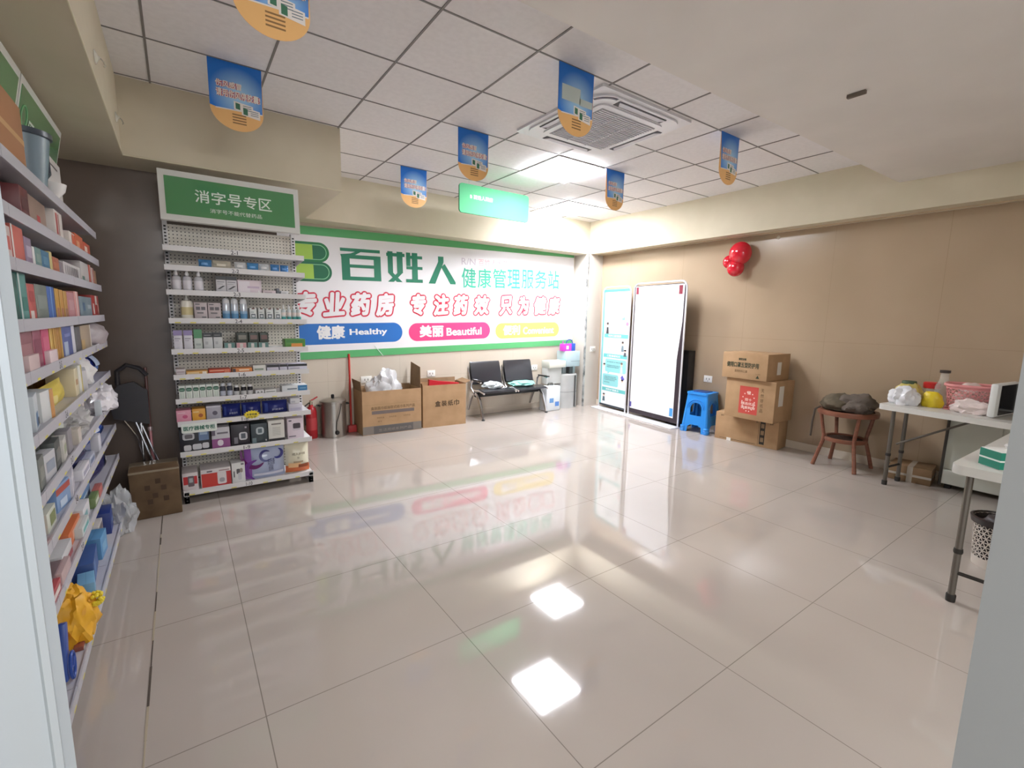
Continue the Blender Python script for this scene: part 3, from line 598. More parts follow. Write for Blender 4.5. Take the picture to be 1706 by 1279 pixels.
pouch('diaper_pack', 'large shiny purple pack with swirls on the bottom pegboard rack shelf', 'packet', (.495, FY - .01, RACK_Z[9]), .290, .13, .270, (176, 186, 214), [(0, .02, .16, .98, (150, 92, 176)), (.2, .1, .95, .18, (226, 226, 240))], texts=[('安而康', .54, .42, .72, .62, (50, 50, 90)), ('纸尿裤', .56, .22, .68, .42, (50, 50, 90))], seed=4, rough=.18, swirls=[(.20, .75, .30, .42, 150, 330, .10, (112, 40, 108)), (.50, .70, .16, .17, 40, 330, .07, (60, 58, 124)), (.83, .72, .14, .15, -150, 90, .08, (66, 68, 138)), (.30, .30, .34, .32, 90, 260, .12, (126, 70, 160))])
pouch('diaper_pack', 'cream and orange bag at the right end of the bottom pegboard rack shelf', 'packet', (.738, FY, RACK_Z[9]), .185, .11, .252, (226, 220, 196), [(0, .03, 1, .26, (206, 110, 64)), (.1, .2, .6, .36, (236, 190, 140)), (.5, .18, .95, .3, (150, 80, 50)), (.3, .36, .7, .42, (180, 160, 130))], texts=[('成人护理', .25, .62, .8, .70, (110, 96, 70)), ('垫', .45, .5, .55, .57, (110, 96, 70))], seed=9)
RACKW = mt((190, 188, 196), 0.42)
# ------------------------------------------------------------------ long shelf rack along the left wall
t = thing('wall_rack', 'long white wall rack of ten stocked shelves along the left side', 'shelf rack', (-0.745, 1.10, 0))
LX, LY0, LY1 = 0.745, 0.0, 3.0          # local: front lips near x = 0.345
W_Z = [1.907, 1.735, 1.573, 1.384, 1.216, 1.015, 0.820, 0.650, 0.440, 0.090]
LIP = 0.345
mb = MB()
mb.box((0.0, LY0, 0.09), (0.012, LY1, 1.98), mt((196, 194, 186), .5)); mb.build('back_panel', t)
for y in (0.0, 0.985, 1.97, 2.955):
    mb = MB().box((0.0, y, 0.0), (0.045, y + 0.045, 2.0), RACKW)
    for k in range(76): mb.box((0.045, y + 0.017, 0.13 + k * .024), (0.0456, y + 0.028, 0.143 + k * .024), BLACK)
    mb.build('upright', t)
for i, z in enumerate(W_Z):
    lp = LIP + (0.018 if i == 9 else 0.0)
    for k in range(3):
        a, b = LY0 + k * 1.0 + (0.0 if k else 0.0), LY0 + (k + 1) * 1.0 - 0.004
        mb = MB().box((0.013, a, z - 0.014), (lp - .006, b, z), RACKW)
        mb.box((lp - 0.006, a, z - 0.034), (lp, b, z + 0.006), RACKW)
        M = Matrix.Translation((lp, a, 0)) @ Matrix.Rotation(math.pi / 2, 4, 'Z')
        if i > 3:
            for u in (.08, .3, .52, .74, .9): mb.quad(u, z - .032, u + .04, z - .024, YEL, -.0006, M)
        if i > 3: mb.text('%d-%d' % (3 - k, i + 1), .44, z - .028, .49, z + .0, mt((70, 70, 76), .6), -.0006, .01, M)
        mb.build('shelf', t)
mb = MB().box((0.30, LY0, 0.0), (0.32, LY1, 0.05), RACKW); mb.build('kick_plate', t)
Ml = Matrix.Rotation(math.pi / 2, 4, 'Z')
def header(y0, wdt, txt):
    Ms = Matrix.Translation((0.0, y0, 0)) @ Matrix(((1, 0, 0, .225), (0, 1, 0, 0), (0, 0, 1, 2.10), (0, 0, 0, 1))) @ Matrix.Rotation(math.radians(11), 4, 'Y') @ Ml
    mb = MB().box((0.003, 0.0, 0.0), (wdt - .003, 0.05, 0.295), mt((214, 214, 208), .4), Ms)
    for xx in (.05, wdt - .08): mb.box((xx, .05, .02), (xx + .03, .20, .05), RACKW, Ms)
    o = mb.build('header_box', t)
    mb = MB().box((0.025, -0.002, 0.03), (wdt - .025, 0.0, 0.262), SIGN, Ms)
    mb.build('header_face', o)
    mb = MB(); R_ = .045; cx, cz = .1, .15
    mb.tube([(cx + R_ * math.cos(a * .3), -.003, cz + R_ * math.sin(a * .3)) for a in range(21)], .003, mt((120, 170, 124), .4), Ms, 5, True)
    for i, ch in enumerate(txt): mb.text(ch, .18 + i * .105, .06, .275 + i * .105, .16, HT, -.003, .01, Ms)
    mb.build('header_lettering', o)
header(1.80, .82, '医药专区'); header(0.97, .82, '保健食品'); header(0.14, .82, '中西成药')
WORD = ['top', 'second', 'third', 'fourth', 'fifth', 'sixth', 'seventh', 'eighth', 'ninth', 'lowest']
PROT = {}
def WR(shelf, y0, y1, ht, name, desc, col, prints=(), dp=.10, x=None, dz=0.0, cat='box', lie=0.0):
    xf = -0.745 + LIP - 0.018 if x is None else x
    return carton(name, desc + ' on the ' + WORD[shelf] + ' left shelf', cat, (xf, (y0 + y1) / 2, W_Z[shelf] + dz), (y1 - y0) - .004, dp, ht, col, prints, rz=math.pi / 2 + lie)
def WPK(shelf, y0, y1, ht, name, desc, col, prints=(), dp=.08, x=None, cat='packet', lie=0.0, seed=0, dz=0.0):
    xf = -0.745 + LIP - 0.03 if x is None else x
    return pouch(name, desc + ' on the ' + WORD[shelf] + ' left shelf', cat, (xf, (y0 + y1) / 2, W_Z[shelf] + dz), (y1 - y0), dp, ht, col, prints, rz=math.pi / 2 + lie, seed=seed)
band = lambda c: [(0, .72, 1, 1, c), (.15, .3, .85, .4, tuple(max(0, q - 30) for q in c))]
mid = lambda c: [(.12, .3, .88, .7, c)]
# top board
carton('cardboard_box', 'brown cardboard box on the top left wall shelf beside the grey cup', 'box', (-0.43, 2.40, W_Z[0]), .36, .24, .25, (170, 122, 84), [(.0, .46, 1, .54, (196, 156, 110))], rz=math.pi / 2, rough=.8)
t2 = thing('measuring_cup', 'grey plastic cup with a dark rim on the top left wall shelf', 'cup', (-0.475, 2.80, W_Z[0]))
CUPG = mt((128, 146, 158), .25)
MB().lathe([(.058, 0), (.062, .004), (.088, .215), (.084, .215), (.058, .01), (0, .01)], CUPG, n=28).build('body', t2)
MB().lathe([(.090, .205), (.096, .208), (.096, .228), (.088, .228)], mt((62, 72, 84), .3), n=28).build('rim', t2)
MB().tube([(.04, .07, .19), (.05, .13, .17), (.05, .135, .10), (.04, .075, .06)], .012, mt((62, 72, 84), .3), n=8).build('handle', t2)
carton('appliance_box', 'white box behind a white bowl on the top left wall shelf', 'box', (-0.448, 3.215, W_Z[0]), .40, .055, .235, (216, 212, 210), [(.3, .82, .8, .86, (110, 104, 104))], rz=math.pi / 2)
t2 = tag(MB().lathe([(.022, 0), (.048, .035), (.055, .065), (.050, .065), (.02, .008), (0, .008)], mt((226, 224, 222), .2), n=28).build('bowl', loc=(-0.425, 2.955, W_Z[0])), 'white round bowl in front of the white box on the top left wall shelf', 'bowl')
# second board down
WR(1, 2.35, 2.47, .11, 'medicine_box', 'dark maroon box', (110, 44, 46), mid((90, 34, 40)), dp=.16)
WR(1, 2.50, 2.88, .125, 'cardboard_box', 'wide taupe carton with a red mark', (160, 134, 120), [(.55, .2, .7, .5, (190, 60, 66))], dp=.2, x=-.44)
WR(1, 2.92, 3.09, .125, 'medicine_box', 'white box with red letters', (226, 218, 212), [(.1, .1, .3, .9, (190, 70, 70)), (.4, .1, .5, .9, (170, 110, 100))], dp=.10)
WR(1, 3.24, 3.40, .075, 'medicine_box', 'white and orange box', (226, 214, 206), [(.4, .1, .95, .9, (214, 96, 62))])
WR(1, 3.41, 3.66, .088, 'medicine_box', 'wide orange box', (204, 98, 58), [(.1, .2, .5, .6, (226, 150, 110))])
WR(1, 3.68, 3.92, .075, 'medicine_box', 'orange box at the far end', (196, 84, 54), [(.1, .3, .5, .7, (236, 214, 200))])
# third
for y0, y1, h, c, pr, d in ((2.05, 2.17, .105, (220, 200, 196), mid((206, 100, 90)), 'white and coral box nearest the doorway'), (2.175, 2.325, .118, (206, 104, 92), [(.0, 0, .12, 1, (236, 226, 222))], 'coral red box'),
    (2.335, 2.43, .098, (150, 130, 156), mid((190, 176, 196)), 'purple grey box'), (2.435, 2.47, .075, (232, 230, 228), [], 'thin white box left of a teal one'), (2.475, 2.57, .078, (112, 146, 144), mid((140, 166, 160)), 'grey teal box'),
    (2.575, 2.71, .078, (64, 118, 152), mid((90, 140, 170)), 'deep blue box'), (2.715, 2.765, .085, (214, 196, 130), [], 'thin yellow box'), (2.77, 2.90, .07, (176, 100, 72), mid((196, 120, 86)), 'rust coloured box'),
    (2.905, 2.99, .06, (140, 130, 136), [], 'grey box right of the rust one'), (3.00, 3.46, .07, (212, 206, 206), [(.06 + .1 * k, .2, .1 + .1 * k, .8, (150, 144, 146)) for k in range(8)], 'long white box with grey stripes'),
    (3.48, 3.76, .112, (196, 190, 188), [(.1, .1, .4, .3, (110, 140, 130))], 'tall grey white box'), (3.78, 3.86, .115, (196, 84, 64), [(.4, 0, .6, 1, (230, 214, 206))], 'red box with a white stripe'),
    (3.87, 3.97, .105, (224, 210, 204), [(.5, 0, .8, 1, (196, 80, 66))], 'white box with a red stripe'), (3.98, 4.07, .095, (170, 130, 100), [], 'tan box at the far end')):
    WR(2, y0, y1, h, 'medicine_box', d, c, pr)
# fourth
for y0, y1, h, c, pr, d in ((2.08, 2.17, .15, (44, 92, 84), mid((60, 110, 100)), 'dark green box nearest the doorway'), (2.18, 2.285, .155, (92, 150, 144), [(0, 0, .2, 1, (196, 214, 210)), (.3, .2, .9, .5, (60, 130, 120))], 'teal box'),
    (2.29, 2.39, .125, (196, 94, 88), [(.1, .0, .6, .25, (226, 214, 208)), (.2, .5, .8, .8, (176, 70, 70))], 'coral box right of the teal one'), (2.40, 2.585, .128, (126, 134, 126), mid((140, 150, 144)), 'grey green box'),
    (2.59, 2.72, .128, (66, 104, 178), [(.4, 0, .55, 1, (120, 160, 214))], 'royal blue box'), (2.725, 2.81, .125, (206, 156, 62), [(.2, 0, .8, .35, (176, 116, 80)), (0, 0, .12, 1, (226, 200, 130))], 'first of three gold boxes from the doorway'),
    (2.815, 2.90, .123, (204, 150, 70), [(.2, 0, .8, .35, (170, 110, 78)), (0, 0, .12, 1, (226, 200, 130))], 'middle one of three gold boxes'), (2.905, 2.99, .12, (196, 146, 76), [(.2, 0, .8, .35, (160, 110, 84)), (0, 0, .12, 1, (226, 200, 130))], 'third of three gold boxes from the doorway'),
    (3.0, 3.17, .118, (196, 138, 144), mid((206, 160, 164)), 'dusty pink box'), (3.18, 3.30, .128, (212, 150, 148), [(.4, 0, .6, 1, (240, 226, 224))], 'pink box with a white stripe'),
    (3.33, 3.74, .108, (126, 144, 154), [(.2, .3, .4, .7, (90, 120, 150)), (.6, .4, .9, .6, (180, 190, 196))], 'wide grey blue box'), (3.77, 4.05, .125, (176, 60, 56), [(.05, .1, .25, .6, (226, 206, 200)), (.4, .55, .7, .98, (226, 210, 204)), (.75, .1, .85, .6, (226, 190, 180))], 'red and white box at the far end')):
    WR(3, y0, y1, h, 'medicine_box', d, c, pr)
# fifth
for y0, y1, h, c, pr, d in ((2.10, 2.275, .13, (150, 96, 104), mid((170, 120, 126)), 'dull maroon box nearest the doorway'), (2.28, 2.40, .142, (156, 84, 104), mid((140, 70, 92)), 'plum box'), (2.41, 2.53, .145, (206, 82, 120), mid((220, 110, 140)), 'bright pink box'),
    (2.54, 2.60, .14, (214, 170, 76), [(0, 0, .3, 1, (236, 206, 130))], 'first gold box from the doorway'), (2.605, 2.68, .138, (190, 138, 60), [(0, 0, .2, 1, (226, 190, 110))], 'second gold box from the doorway'), (2.685, 2.77, .136, (180, 130, 62), [(.6, 0, 1, 1, (206, 166, 90))], 'third gold box from the doorway'),
    (2.78, 3.00, .14, (92, 104, 162), [(.1, 0, .5, .45, (176, 190, 214)), (.2, .6, .8, .7, (130, 140, 190))], 'blue violet box'), (3.005, 3.08, .135, (220, 218, 226), [], 'thin white box'), (3.09, 3.24, .12, (104, 104, 106), [], 'dark grey box'), (3.25, 3.58, .122, (174, 156, 134), [(.9, 0, 1, 1, (226, 218, 206)), (0, 0, .3, .4, (190, 160, 110))], 'tan and grey box')):
    WR(4, y0, y1, h, 'medicine_box', d, c, pr)
WR(4, 2.12, 2.26, .055, 'ointment_box', 'small pinkish box at the doorway end', (214, 190, 190), [], dp=.03, x=-.403)
WR(4, 2.42, 2.56, .05, 'ointment_box', 'small white pink box', (226, 206, 210), [], dp=.02, x=-.403)
t2 = thing('knee_brace_pack', 'round grey soft pack at the far end of the fifth left wall shelf', 'pack', (-.47, 3.83, W_Z[4]))
MB().crumple((0, 0, .0), (.10, .20, .085), mt((168, 158, 160), .5), 5, .15, 2.2).build('soft_pack', t2)
# sixth
for k in range(9):
    WR(5, 2.12 + .118 * k, 2.235 + .118 * k, .125, 'tonic_box', ['first', 'second', 'third', 'fourth', 'fifth', 'sixth', 'seventh', 'eighth', 'ninth'][k] + ' from the doorway, back ochre box', (190 + 3 * (k % 3), 158, 78), [(.1, .0, .9, .55, (160, 124, 76)), (0, 0, .06, 1, (214, 190, 120))], dp=.07, x=-.60)
WR(5, 3.20, 3.50, .13, 'tonic_box', 'wide orange ochre box at the end of the back row', (200, 150, 84), mid((216, 176, 100)), dp=.07, x=-.60)
WR(5, 2.14, 2.28, .12, 'medicine_box', 'white and blue box nearest the doorway', (206, 214, 220), [(.2, .1, .7, .5, (90, 130, 170)), (.5, .1, .9, .3, (60, 66, 80))], lie=.12)
WR(5, 2.31, 2.44, .11, 'medicine_box', 'white box with an orange side', (214, 216, 216), [(.7, 0, 1, 1, (206, 150, 90))], lie=-.1)
WPK(5, 2.48, 2.92, .10, 'yellow_packet', 'crumpled yellow packet', (228, 204, 88), [(.1, .3, .3, .6, (236, 220, 140))], dp=.07, seed=3)
WR(5, 2.95, 3.04, .13, 'medicine_box', 'cream upright box right of the yellow packet', (222, 210, 178), [(.2, .4, .8, .6, (190, 150, 110))])
WR(5, 3.06, 3.15, .135, 'medicine_box', 'white upright box with a yellow edge', (226, 224, 214), [(.7, 0, 1, 1, (216, 196, 90))])
WR(5, 3.17, 3.38, .10, 'medicine_box', 'white tilted box right of the upright ones', (220, 218, 224), [(.2, .3, .8, .5, (180, 176, 190))], lie=.15)
t2 = thing('plastic_bag', 'white crumpled bag under the fifth board at the far end of the left wall shelves', 'bag', (-.50, 3.46, W_Z[5]))
MB().crumple((0, 0, 0), (.09, .12, .10), mt((222, 218, 216), .3), 8, .3, 2.6).build('bag', t2)
WPK(5, 3.62, 4.04, .14, 'blue_packet', 'blue and white packet at the far end', (44, 56, 130), [(.3, .5, .6, .9, (190, 206, 232)), (.1, .2, .4, .5, (90, 120, 180))], dp=.12, seed=6)
# seventh
for k, (y0, y1, h, c, d, x) in enumerate(((2.12, 2.40, .06, (150, 152, 148), 'low grey box nearest the doorway', -.47), (2.42, 2.70, .09, (130, 132, 126), 'dull grey green box', -.55), (2.72, 2.86, .12, (206, 212, 200), 'white and green upright box', -.46))):
    WR(6, y0, y1, h, 'medicine_box', d, c, [(.1, .2, .6, .6, tuple(max(0, q - 30) for q in c))], x=x)
FILMW = mt((216, 214, 212), .18, alpha=.7)
t2 = thing('plastic_wrap', 'heap of clear plastic wrapped packs on the seventh left wall shelf', 'plastic wrap', (-.50, 3.12, W_Z[6]))
MB().crumple((0, 0, 0), (.09, .27, .075), FILMW, 21, .4, 3.2).build('wrap', t2)
t2 = thing('plastic_bag', 'shiny white bag bulging over the seventh left wall shelf at the far end', 'bag', (-.46, 3.75, W_Z[6]))
MB().crumple((0, 0, 0), (.105, .20, .105), mt((226, 222, 226), .2), 14, .35, 2.8).build('bag', t2)
WR(6, 3.38, 3.5, .10, 'medicine_box', 'pale pink upright box', (214, 196, 190), [], x=-.47)
# eighth
WR(7, 2.04, 2.13, .14, 'medicine_box', 'tall red box nearest the doorway', (206, 84, 80), [(.3, .2, .7, .6, (230, 160, 150))], lie=.08)
WR(7, 2.14, 2.36, .12, 'bandage_box', 'bright blue box', (64, 96, 176), [(0, .75, 1, 1, (214, 220, 226))], x=-.47)
WR(7, 2.16, 2.30, .07, 'ointment_box', 'small white green box in front of the bright blue one', (206, 210, 196), [(.3, .2, .9, .8, (130, 140, 90))], dp=.04)
WR(7, 2.37, 2.53, .10, 'bandage_box', 'light blue box with a red top', (130, 160, 200), [(0, .65, 1, .9, (176, 80, 70)), (.2, .1, .7, .4, (190, 206, 226))], lie=-.1)
WR(7, 2.55, 2.75, .085, 'bandage_box', 'white box right of the light blue one', (214, 210, 218), [(.1, .4, .9, .5, (150, 150, 170))], lie=.12)
WPK(7, 2.80, 3.30, .12, 'navy_packet', 'dark navy packet', (42, 44, 84), [(.6, .1, .9, .4, (206, 206, 216))], dp=.14, seed=12)
WPK(7, 3.42, 3.95, .13, 'blue_packet', 'blue and white crumpled packet at the far end', (50, 86, 170), [(.05, .5, .35, .95, (214, 220, 232)), (.5, .1, .8, .4, (150, 180, 220))], dp=.13, seed=15)
# ninth
for y0, y1, h, c, pr, d, x, dp in ((2.0, 2.30, .055, (120, 100, 104), [(.1, .3, .6, .8, (150, 130, 136))], 'grey brown flat box nearest the doorway', -.42, .24), (2.31, 2.50, .06, (206, 206, 208), [(.0, .0, 1, .4, (170, 90, 96))], 'flat white and red box', -.42, .2),
    (2.51, 2.78, .065, (206, 112, 64), [(.3, .2, .9, .8, (226, 170, 140))], 'flat orange box', -.43, .22), (2.79, 2.97, .07, (214, 214, 218), [(.1, .1, .6, .6, (120, 170, 176))], 'flat white and cyan box', -.42, .2),
    (2.98, 3.25, .075, (96, 132, 176), [(.1, .2, .7, .7, (180, 200, 220))], 'flat blue box', -.45, .2)):
    WR(8, y0, y1, h, 'plaster_box', d, c, pr, dp=dp, x=x)
WR(8, 2.54, 2.76, .05, 'plaster_box', 'dark brown flat box stacked on the flat orange one', (104, 82, 84), [(.1, .2, .9, .5, (136, 106, 104))], dp=.18, x=-.46, dz=.066)
WR(8, 3.0, 3.22, .03, 'plaster_box', 'dark green photo box stacked on the flat blue one', (84, 94, 92), [(.1, .2, .4, .8, (130, 140, 136)), (.5, .2, .8, .8, (130, 140, 136))], dp=.18, x=-.46, dz=.076)
WPK(8, 3.32, 3.95, .13, 'navy_packet', 'dark navy packet at the far end', (40, 42, 88), [(.6, .2, .9, .6, (206, 206, 220))], dp=.13, seed=18)
# boxes standing behind on the seventh to lowest shelves
for y0, y1, h, c, pr, d, lie in ((2.10, 2.20, .11, (120, 124, 118), mid((150, 152, 146)), 'grey green upright box at the front', .05), (2.21, 2.34, .095, (196, 196, 200), mid((150, 160, 176)), 'pale grey box at the front', -.06), (2.35, 2.47, .11, (84, 88, 86), mid((130, 130, 126)), 'charcoal box at the front', .04),
    (2.48, 2.60, .09, (210, 206, 200), mid((170, 176, 150)), 'white olive box at the front', .08), (2.61, 2.70, .10, (150, 146, 150), [], 'lilac grey box at the front', 0)):
    WR(6, y0, y1, h, 'medicine_box', d, c, pr, dp=.04, x=-.412, lie=lie)
t2 = thing('plastic_wrap', 'dull clear plastic wrapped bundle at the near part of the seventh left shelf', 'plastic wrap', (-.535, 2.36, W_Z[6]))
MB().crumple((0, 0, 0), (.04, .26, .085), FILMW, 27, .35, 3.0).build('wrap', t2)
BACK = {6: [(2.06, 2.30, .13, (206, 206, 200), 'white'), (2.31, 2.50, .12, (110, 112, 110), 'grey'), (2.51, 2.78, .13, (70, 74, 84), 'slate'), (2.79, 3.05, .12, (196, 190, 184), 'cream'), (3.06, 3.36, .13, (150, 146, 140), 'stone grey'), (3.37, 3.60, .12, (206, 202, 200), 'off-white'), (3.61, 4.0, .13, (90, 84, 96), 'dark violet')],
        7: [(2.05, 2.30, .12, (84, 104, 150), 'steel blue'), (2.31, 2.52, .11, (214, 212, 216), 'white'), (2.53, 2.76, .12, (60, 58, 84), 'navy'), (2.77, 3.0, .11, (52, 50, 80), 'dark navy'), (3.01, 3.30, .12, (44, 44, 76), 'blue black'), (3.31, 3.62, .12, (206, 206, 212), 'pale grey'), (3.63, 4.0, .12, (60, 84, 150), 'blue')],
        8: [(2.0, 2.24, .13, (96, 70, 76), 'maroon'), (2.25, 2.50, .14, (176, 92, 60), 'rust'), (2.51, 2.76, .13, (120, 150, 186), 'pale blue'), (2.77, 3.02, .14, (70, 80, 84), 'slate'), (3.03, 3.30, .13, (190, 184, 190), 'pale lilac'), (3.31, 3.60, .14, (46, 46, 80), 'navy'), (3.61, 4.0, .13, (196, 190, 170), 'cream')],
        9: [(2.05, 2.30, .20, (206, 202, 200), 'white'), (2.31, 2.58, .22, (150, 66, 60), 'brick red'), (2.59, 2.84, .20, (60, 84, 140), 'blue'), (2.85, 3.12, .22, (84, 118, 160), 'mid blue'), (3.13, 3.40, .2, (120, 160, 196), 'pale blue'), (3.41, 3.70, .21, (200, 198, 196), 'off-white'), (3.71, 4.0, .2, (56, 64, 120), 'indigo')]}
for sh, rows in BACK.items():
    for y0, y1, h, c, d in rows:
        WR(sh, y0, y1, h, 'medicine_box', d + ' box standing at the back', c, [(.1, .55, .7, .75, tuple(min(255, q + 30) for q in c)), (.0, .0, .1, 1, tuple(max(0, q - 24) for q in c))], dp=.085, x=-.605)
for y0, y1, h, c, pr, d, lie in ((2.78, 2.86, .07, (206, 196, 186), [], 'narrow beige box in front', 0.0), (3.50, 3.60, .08, (206, 214, 220), mid((150, 180, 206)), 'white and sky box near the far end', .1)):
    WR(6, y0, y1, h, 'ointment_box', d, c, pr, dp=.03, x=-.403, lie=lie)
for y0, y1, h, c, pr, d in ((2.78, 2.98, .05, (226, 224, 230), mid((170, 170, 190)), 'low white box in front of the navy packet'), (3.0, 3.16, .05, (186, 190, 206), mid((120, 130, 160)), 'low grey blue box in front of the navy packet'), (3.32, 3.41, .09, (214, 214, 222), [], 'small pale box between two packets')):
    WR(7, y0, y1, h, 'ointment_box', d, c, pr, dp=.035, x=-.404)
for y0, y1, h, c, pr, d in ((2.02, 2.16, .05, (186, 84, 90), mid((226, 214, 210)), 'small red white box at the front edge'), (2.18, 2.34, .05, (196, 170, 170), [], 'small pinkish box at the front edge'), (2.62, 2.80, .045, (206, 214, 214), mid((110, 180, 180)), 'small white teal box at the front edge'), (3.0, 3.14, .05, (120, 140, 90), mid((206, 210, 196)), 'small olive box at the front edge'), (3.15, 3.28, .05, (186, 110, 104), [], 'small brick box at the front edge')):
    WR(8, y0, y1, h, 'ointment_box', d, c, pr, dp=.03, x=-.403)
# lowest
for y0, y1, h, c, pr, d, x, dp, lie in ((2.30, 2.44, .10, (178, 66, 66), [(0, .0, 1, .45, (214, 206, 204)), (.3, .1, .7, .35, (190, 110, 110))], 'red and white box', -.45, .22, .05), (2.90, 3.16, .11, (64, 92, 150), [(.1, .1, .4, .9, (96, 130, 186))], 'long blue upright box', -.43, .10, .06),
    (2.66, 2.88, .125, (60, 96, 150), [(.1, .2, .9, .35, (120, 150, 190))], 'tall blue box', -.50, .12, 0), (2.74, 2.88, .085, (126, 178, 214), [(.1, .2, .9, .5, (180, 210, 230))], 'light blue box leaning in front', -.41, .06, .12), (3.18, 3.34, .12, (96, 150, 196), [(.2, .2, .8, .6, (130, 180, 214))], 'sky blue box', -.42, .08, -.05),
    (3.36, 3.52, .12, (206, 200, 196), [(.1, .5, .9, .9, (120, 110, 110))], 'white box right of the sky blue one', -.45, .1, 0), (3.54, 3.72, .13, (44, 62, 130), [(.3, .3, .8, .6, (120, 140, 190))], 'navy box', -.42, .1, .04)):
    WR(9, y0, y1, h, 'medicine_box', d, c, pr, dp=dp, x=x, lie=lie)
t2 = thing('yellow_bag', 'folded yellow fabric bag on the lowest left wall shelf', 'bag', (-.44, 2.46, W_Z[9]))
MB().crumple((0, 0, 0), (.075, .11, .13), mt((232, 172, 40), .5), 31, .35, 2.4).build('cloth', t2)
random.seed(4); mb = MB()
for k in range(60):
    d = Vector((random.uniform(-.2, 1), random.uniform(-1, 1), random.uniform(-1, 1))).normalized()
    mb.ball(Vector((.075, .0, .14)) + d * .026, .008, mt((236, 214, 60), .6), sub=1)
o = mb.build('tassel', t2); o['kind'] = 'stuff'
WR(9, 2.33, 2.52, .018, 'booklet', 'brown edged booklet under the yellow bag', (140, 76, 62), [(0, .0, 1, .5, (226, 220, 214))], dp=.03, x=-.396)
t2 = thing('shoehorn', 'blue plastic grabber with a looped handle on the lowest left wall shelf', 'tool', (-.42, 2.12, W_Z[9]))
BL = mt((50, 82, 164), .35)
MB().box((-.012, -.02, .02), (.012, .02, .22), BL, Matrix.Rotation(math.radians(-18), 4, 'X'), .004).build('blade', t2)
mb = MB().tube([(.02, .04 + .035 * math.cos(a * .3491), .055 + .048 * math.sin(a * .3491)) for a in range(18)], .005, BL, n=8, closed=True)
mb.tube([(.02, .005, .06), (.02, .04, .05), (.02, .07, .07)], .004, BL, n=6); mb.build('loop_handle', t2)
# ------------------------------------------------------------------ corner between the two racks
t = thing('cardboard_box', 'worn taped cardboard box on the floor before the dark pillar', 'box', (-0.215, 4.06, 0), math.radians(2))
mb = MB().box((-.14, -.13, 0), (.14, .14, .335), CARDW, bev=.006)
for u, v in ((-.06, .2), (-.02, .14), (.03, .19), (-.05, .1), (.04, .11), (.0, .24)): mb.quad(u, v, u + .03, v + .035, mt((76, 56, 40), .8), -.1306)
mb.build('carton', t)
MB().box((-.1405, -.131, .325), (.1405, .141, .337), mt((186, 170, 146), .25, alpha=.6)).build('tape', t)
mb = MB().add([(-.14, -.125, .336), (.14, -.125, .336), (.13, -.02, .352), (-.13, -.02, .350)], [(0, 1, 2, 3)], CARDW); mb.build('flap', t)
t = thing('plastic_bag', 'clear crumpled plastic bag on the floor beside the worn cardboard box', 'bag', (-.40, 3.80, 0))
MB().crumple((0, 0, 0), (.075, .11, .17), mt((214, 216, 218), .12, alpha=.5), 41, .45, 2.6).build('bag', t)
# dustpan with long handle
DP = mt((56, 54, 58), .35)
t = thing('dustpan', 'black long-handled dustpan leaning against the dark pillar', 'dustpan', (-.33, 4.30, .29))
mb = MB().prism([(-.10, .36), (.10, .30), (.105, .55), (.03, .62), (-.06, .60), (-.12, .50)], .0, .05, DP, Matrix(((1, 0, 0, 0), (0, 0, 1, 0.0), (0, 1, 0, 0), (0, 0, 0, 1)))); mb.build('pan', t)
MB().tube([(-.06, .02, .60), (-.055, .0, .70), (.0, -.01, .745), (.07, -.01, .72), (.11, .0, .665)], .016, DP, n=10).build('handle', t)
MB().tube([(-.06, .05, .36), (.02, .06, .20), (.05, .06, .0)], .007, CHROME, n=8).build('rod', t)
t = thing('reflection_rods', 'crossed chrome rods imitating reflections on the dark pillar behind the cardboard box', 'reflection', (-.26, 4.33, .0))  # rods shaped after metallic reflections on the glossy pillar
for k, (a, b) in enumerate((((-.11, -.02, .87), (.10, -.02, .005)), ((-.02, .0, .66), (-.03, -.02, .005)), ((-.09, .02, .86), (.13, .02, .005)))):
    o = MB().tube([a, b], .008, CHROME, n=10).build('leg', t)
MB().ball((-.025, -.01, .66), .016, CHROME).build('joint', t)
t = thing('mop_pole', 'dark red pole with pink lower sleeve standing before the dark pillar', 'pole', (-.232, 4.36, 0))
MB().tube([(0, .06, 1.0), (0, 0, .52)], .009, mt((110, 66, 62), .35), n=10).build('upper_pole', t)
MB().tube([(0, 0, .55), (0, -.01, .02)], .010, mt((206, 140, 146), .2, .3), n=10).build('lower_sleeve', t)
MB().lathe([(.016, .53), (.018, .545), (.016, .56)], mt((220, 200, 200), .2, .6), n=12).build('collar', t)
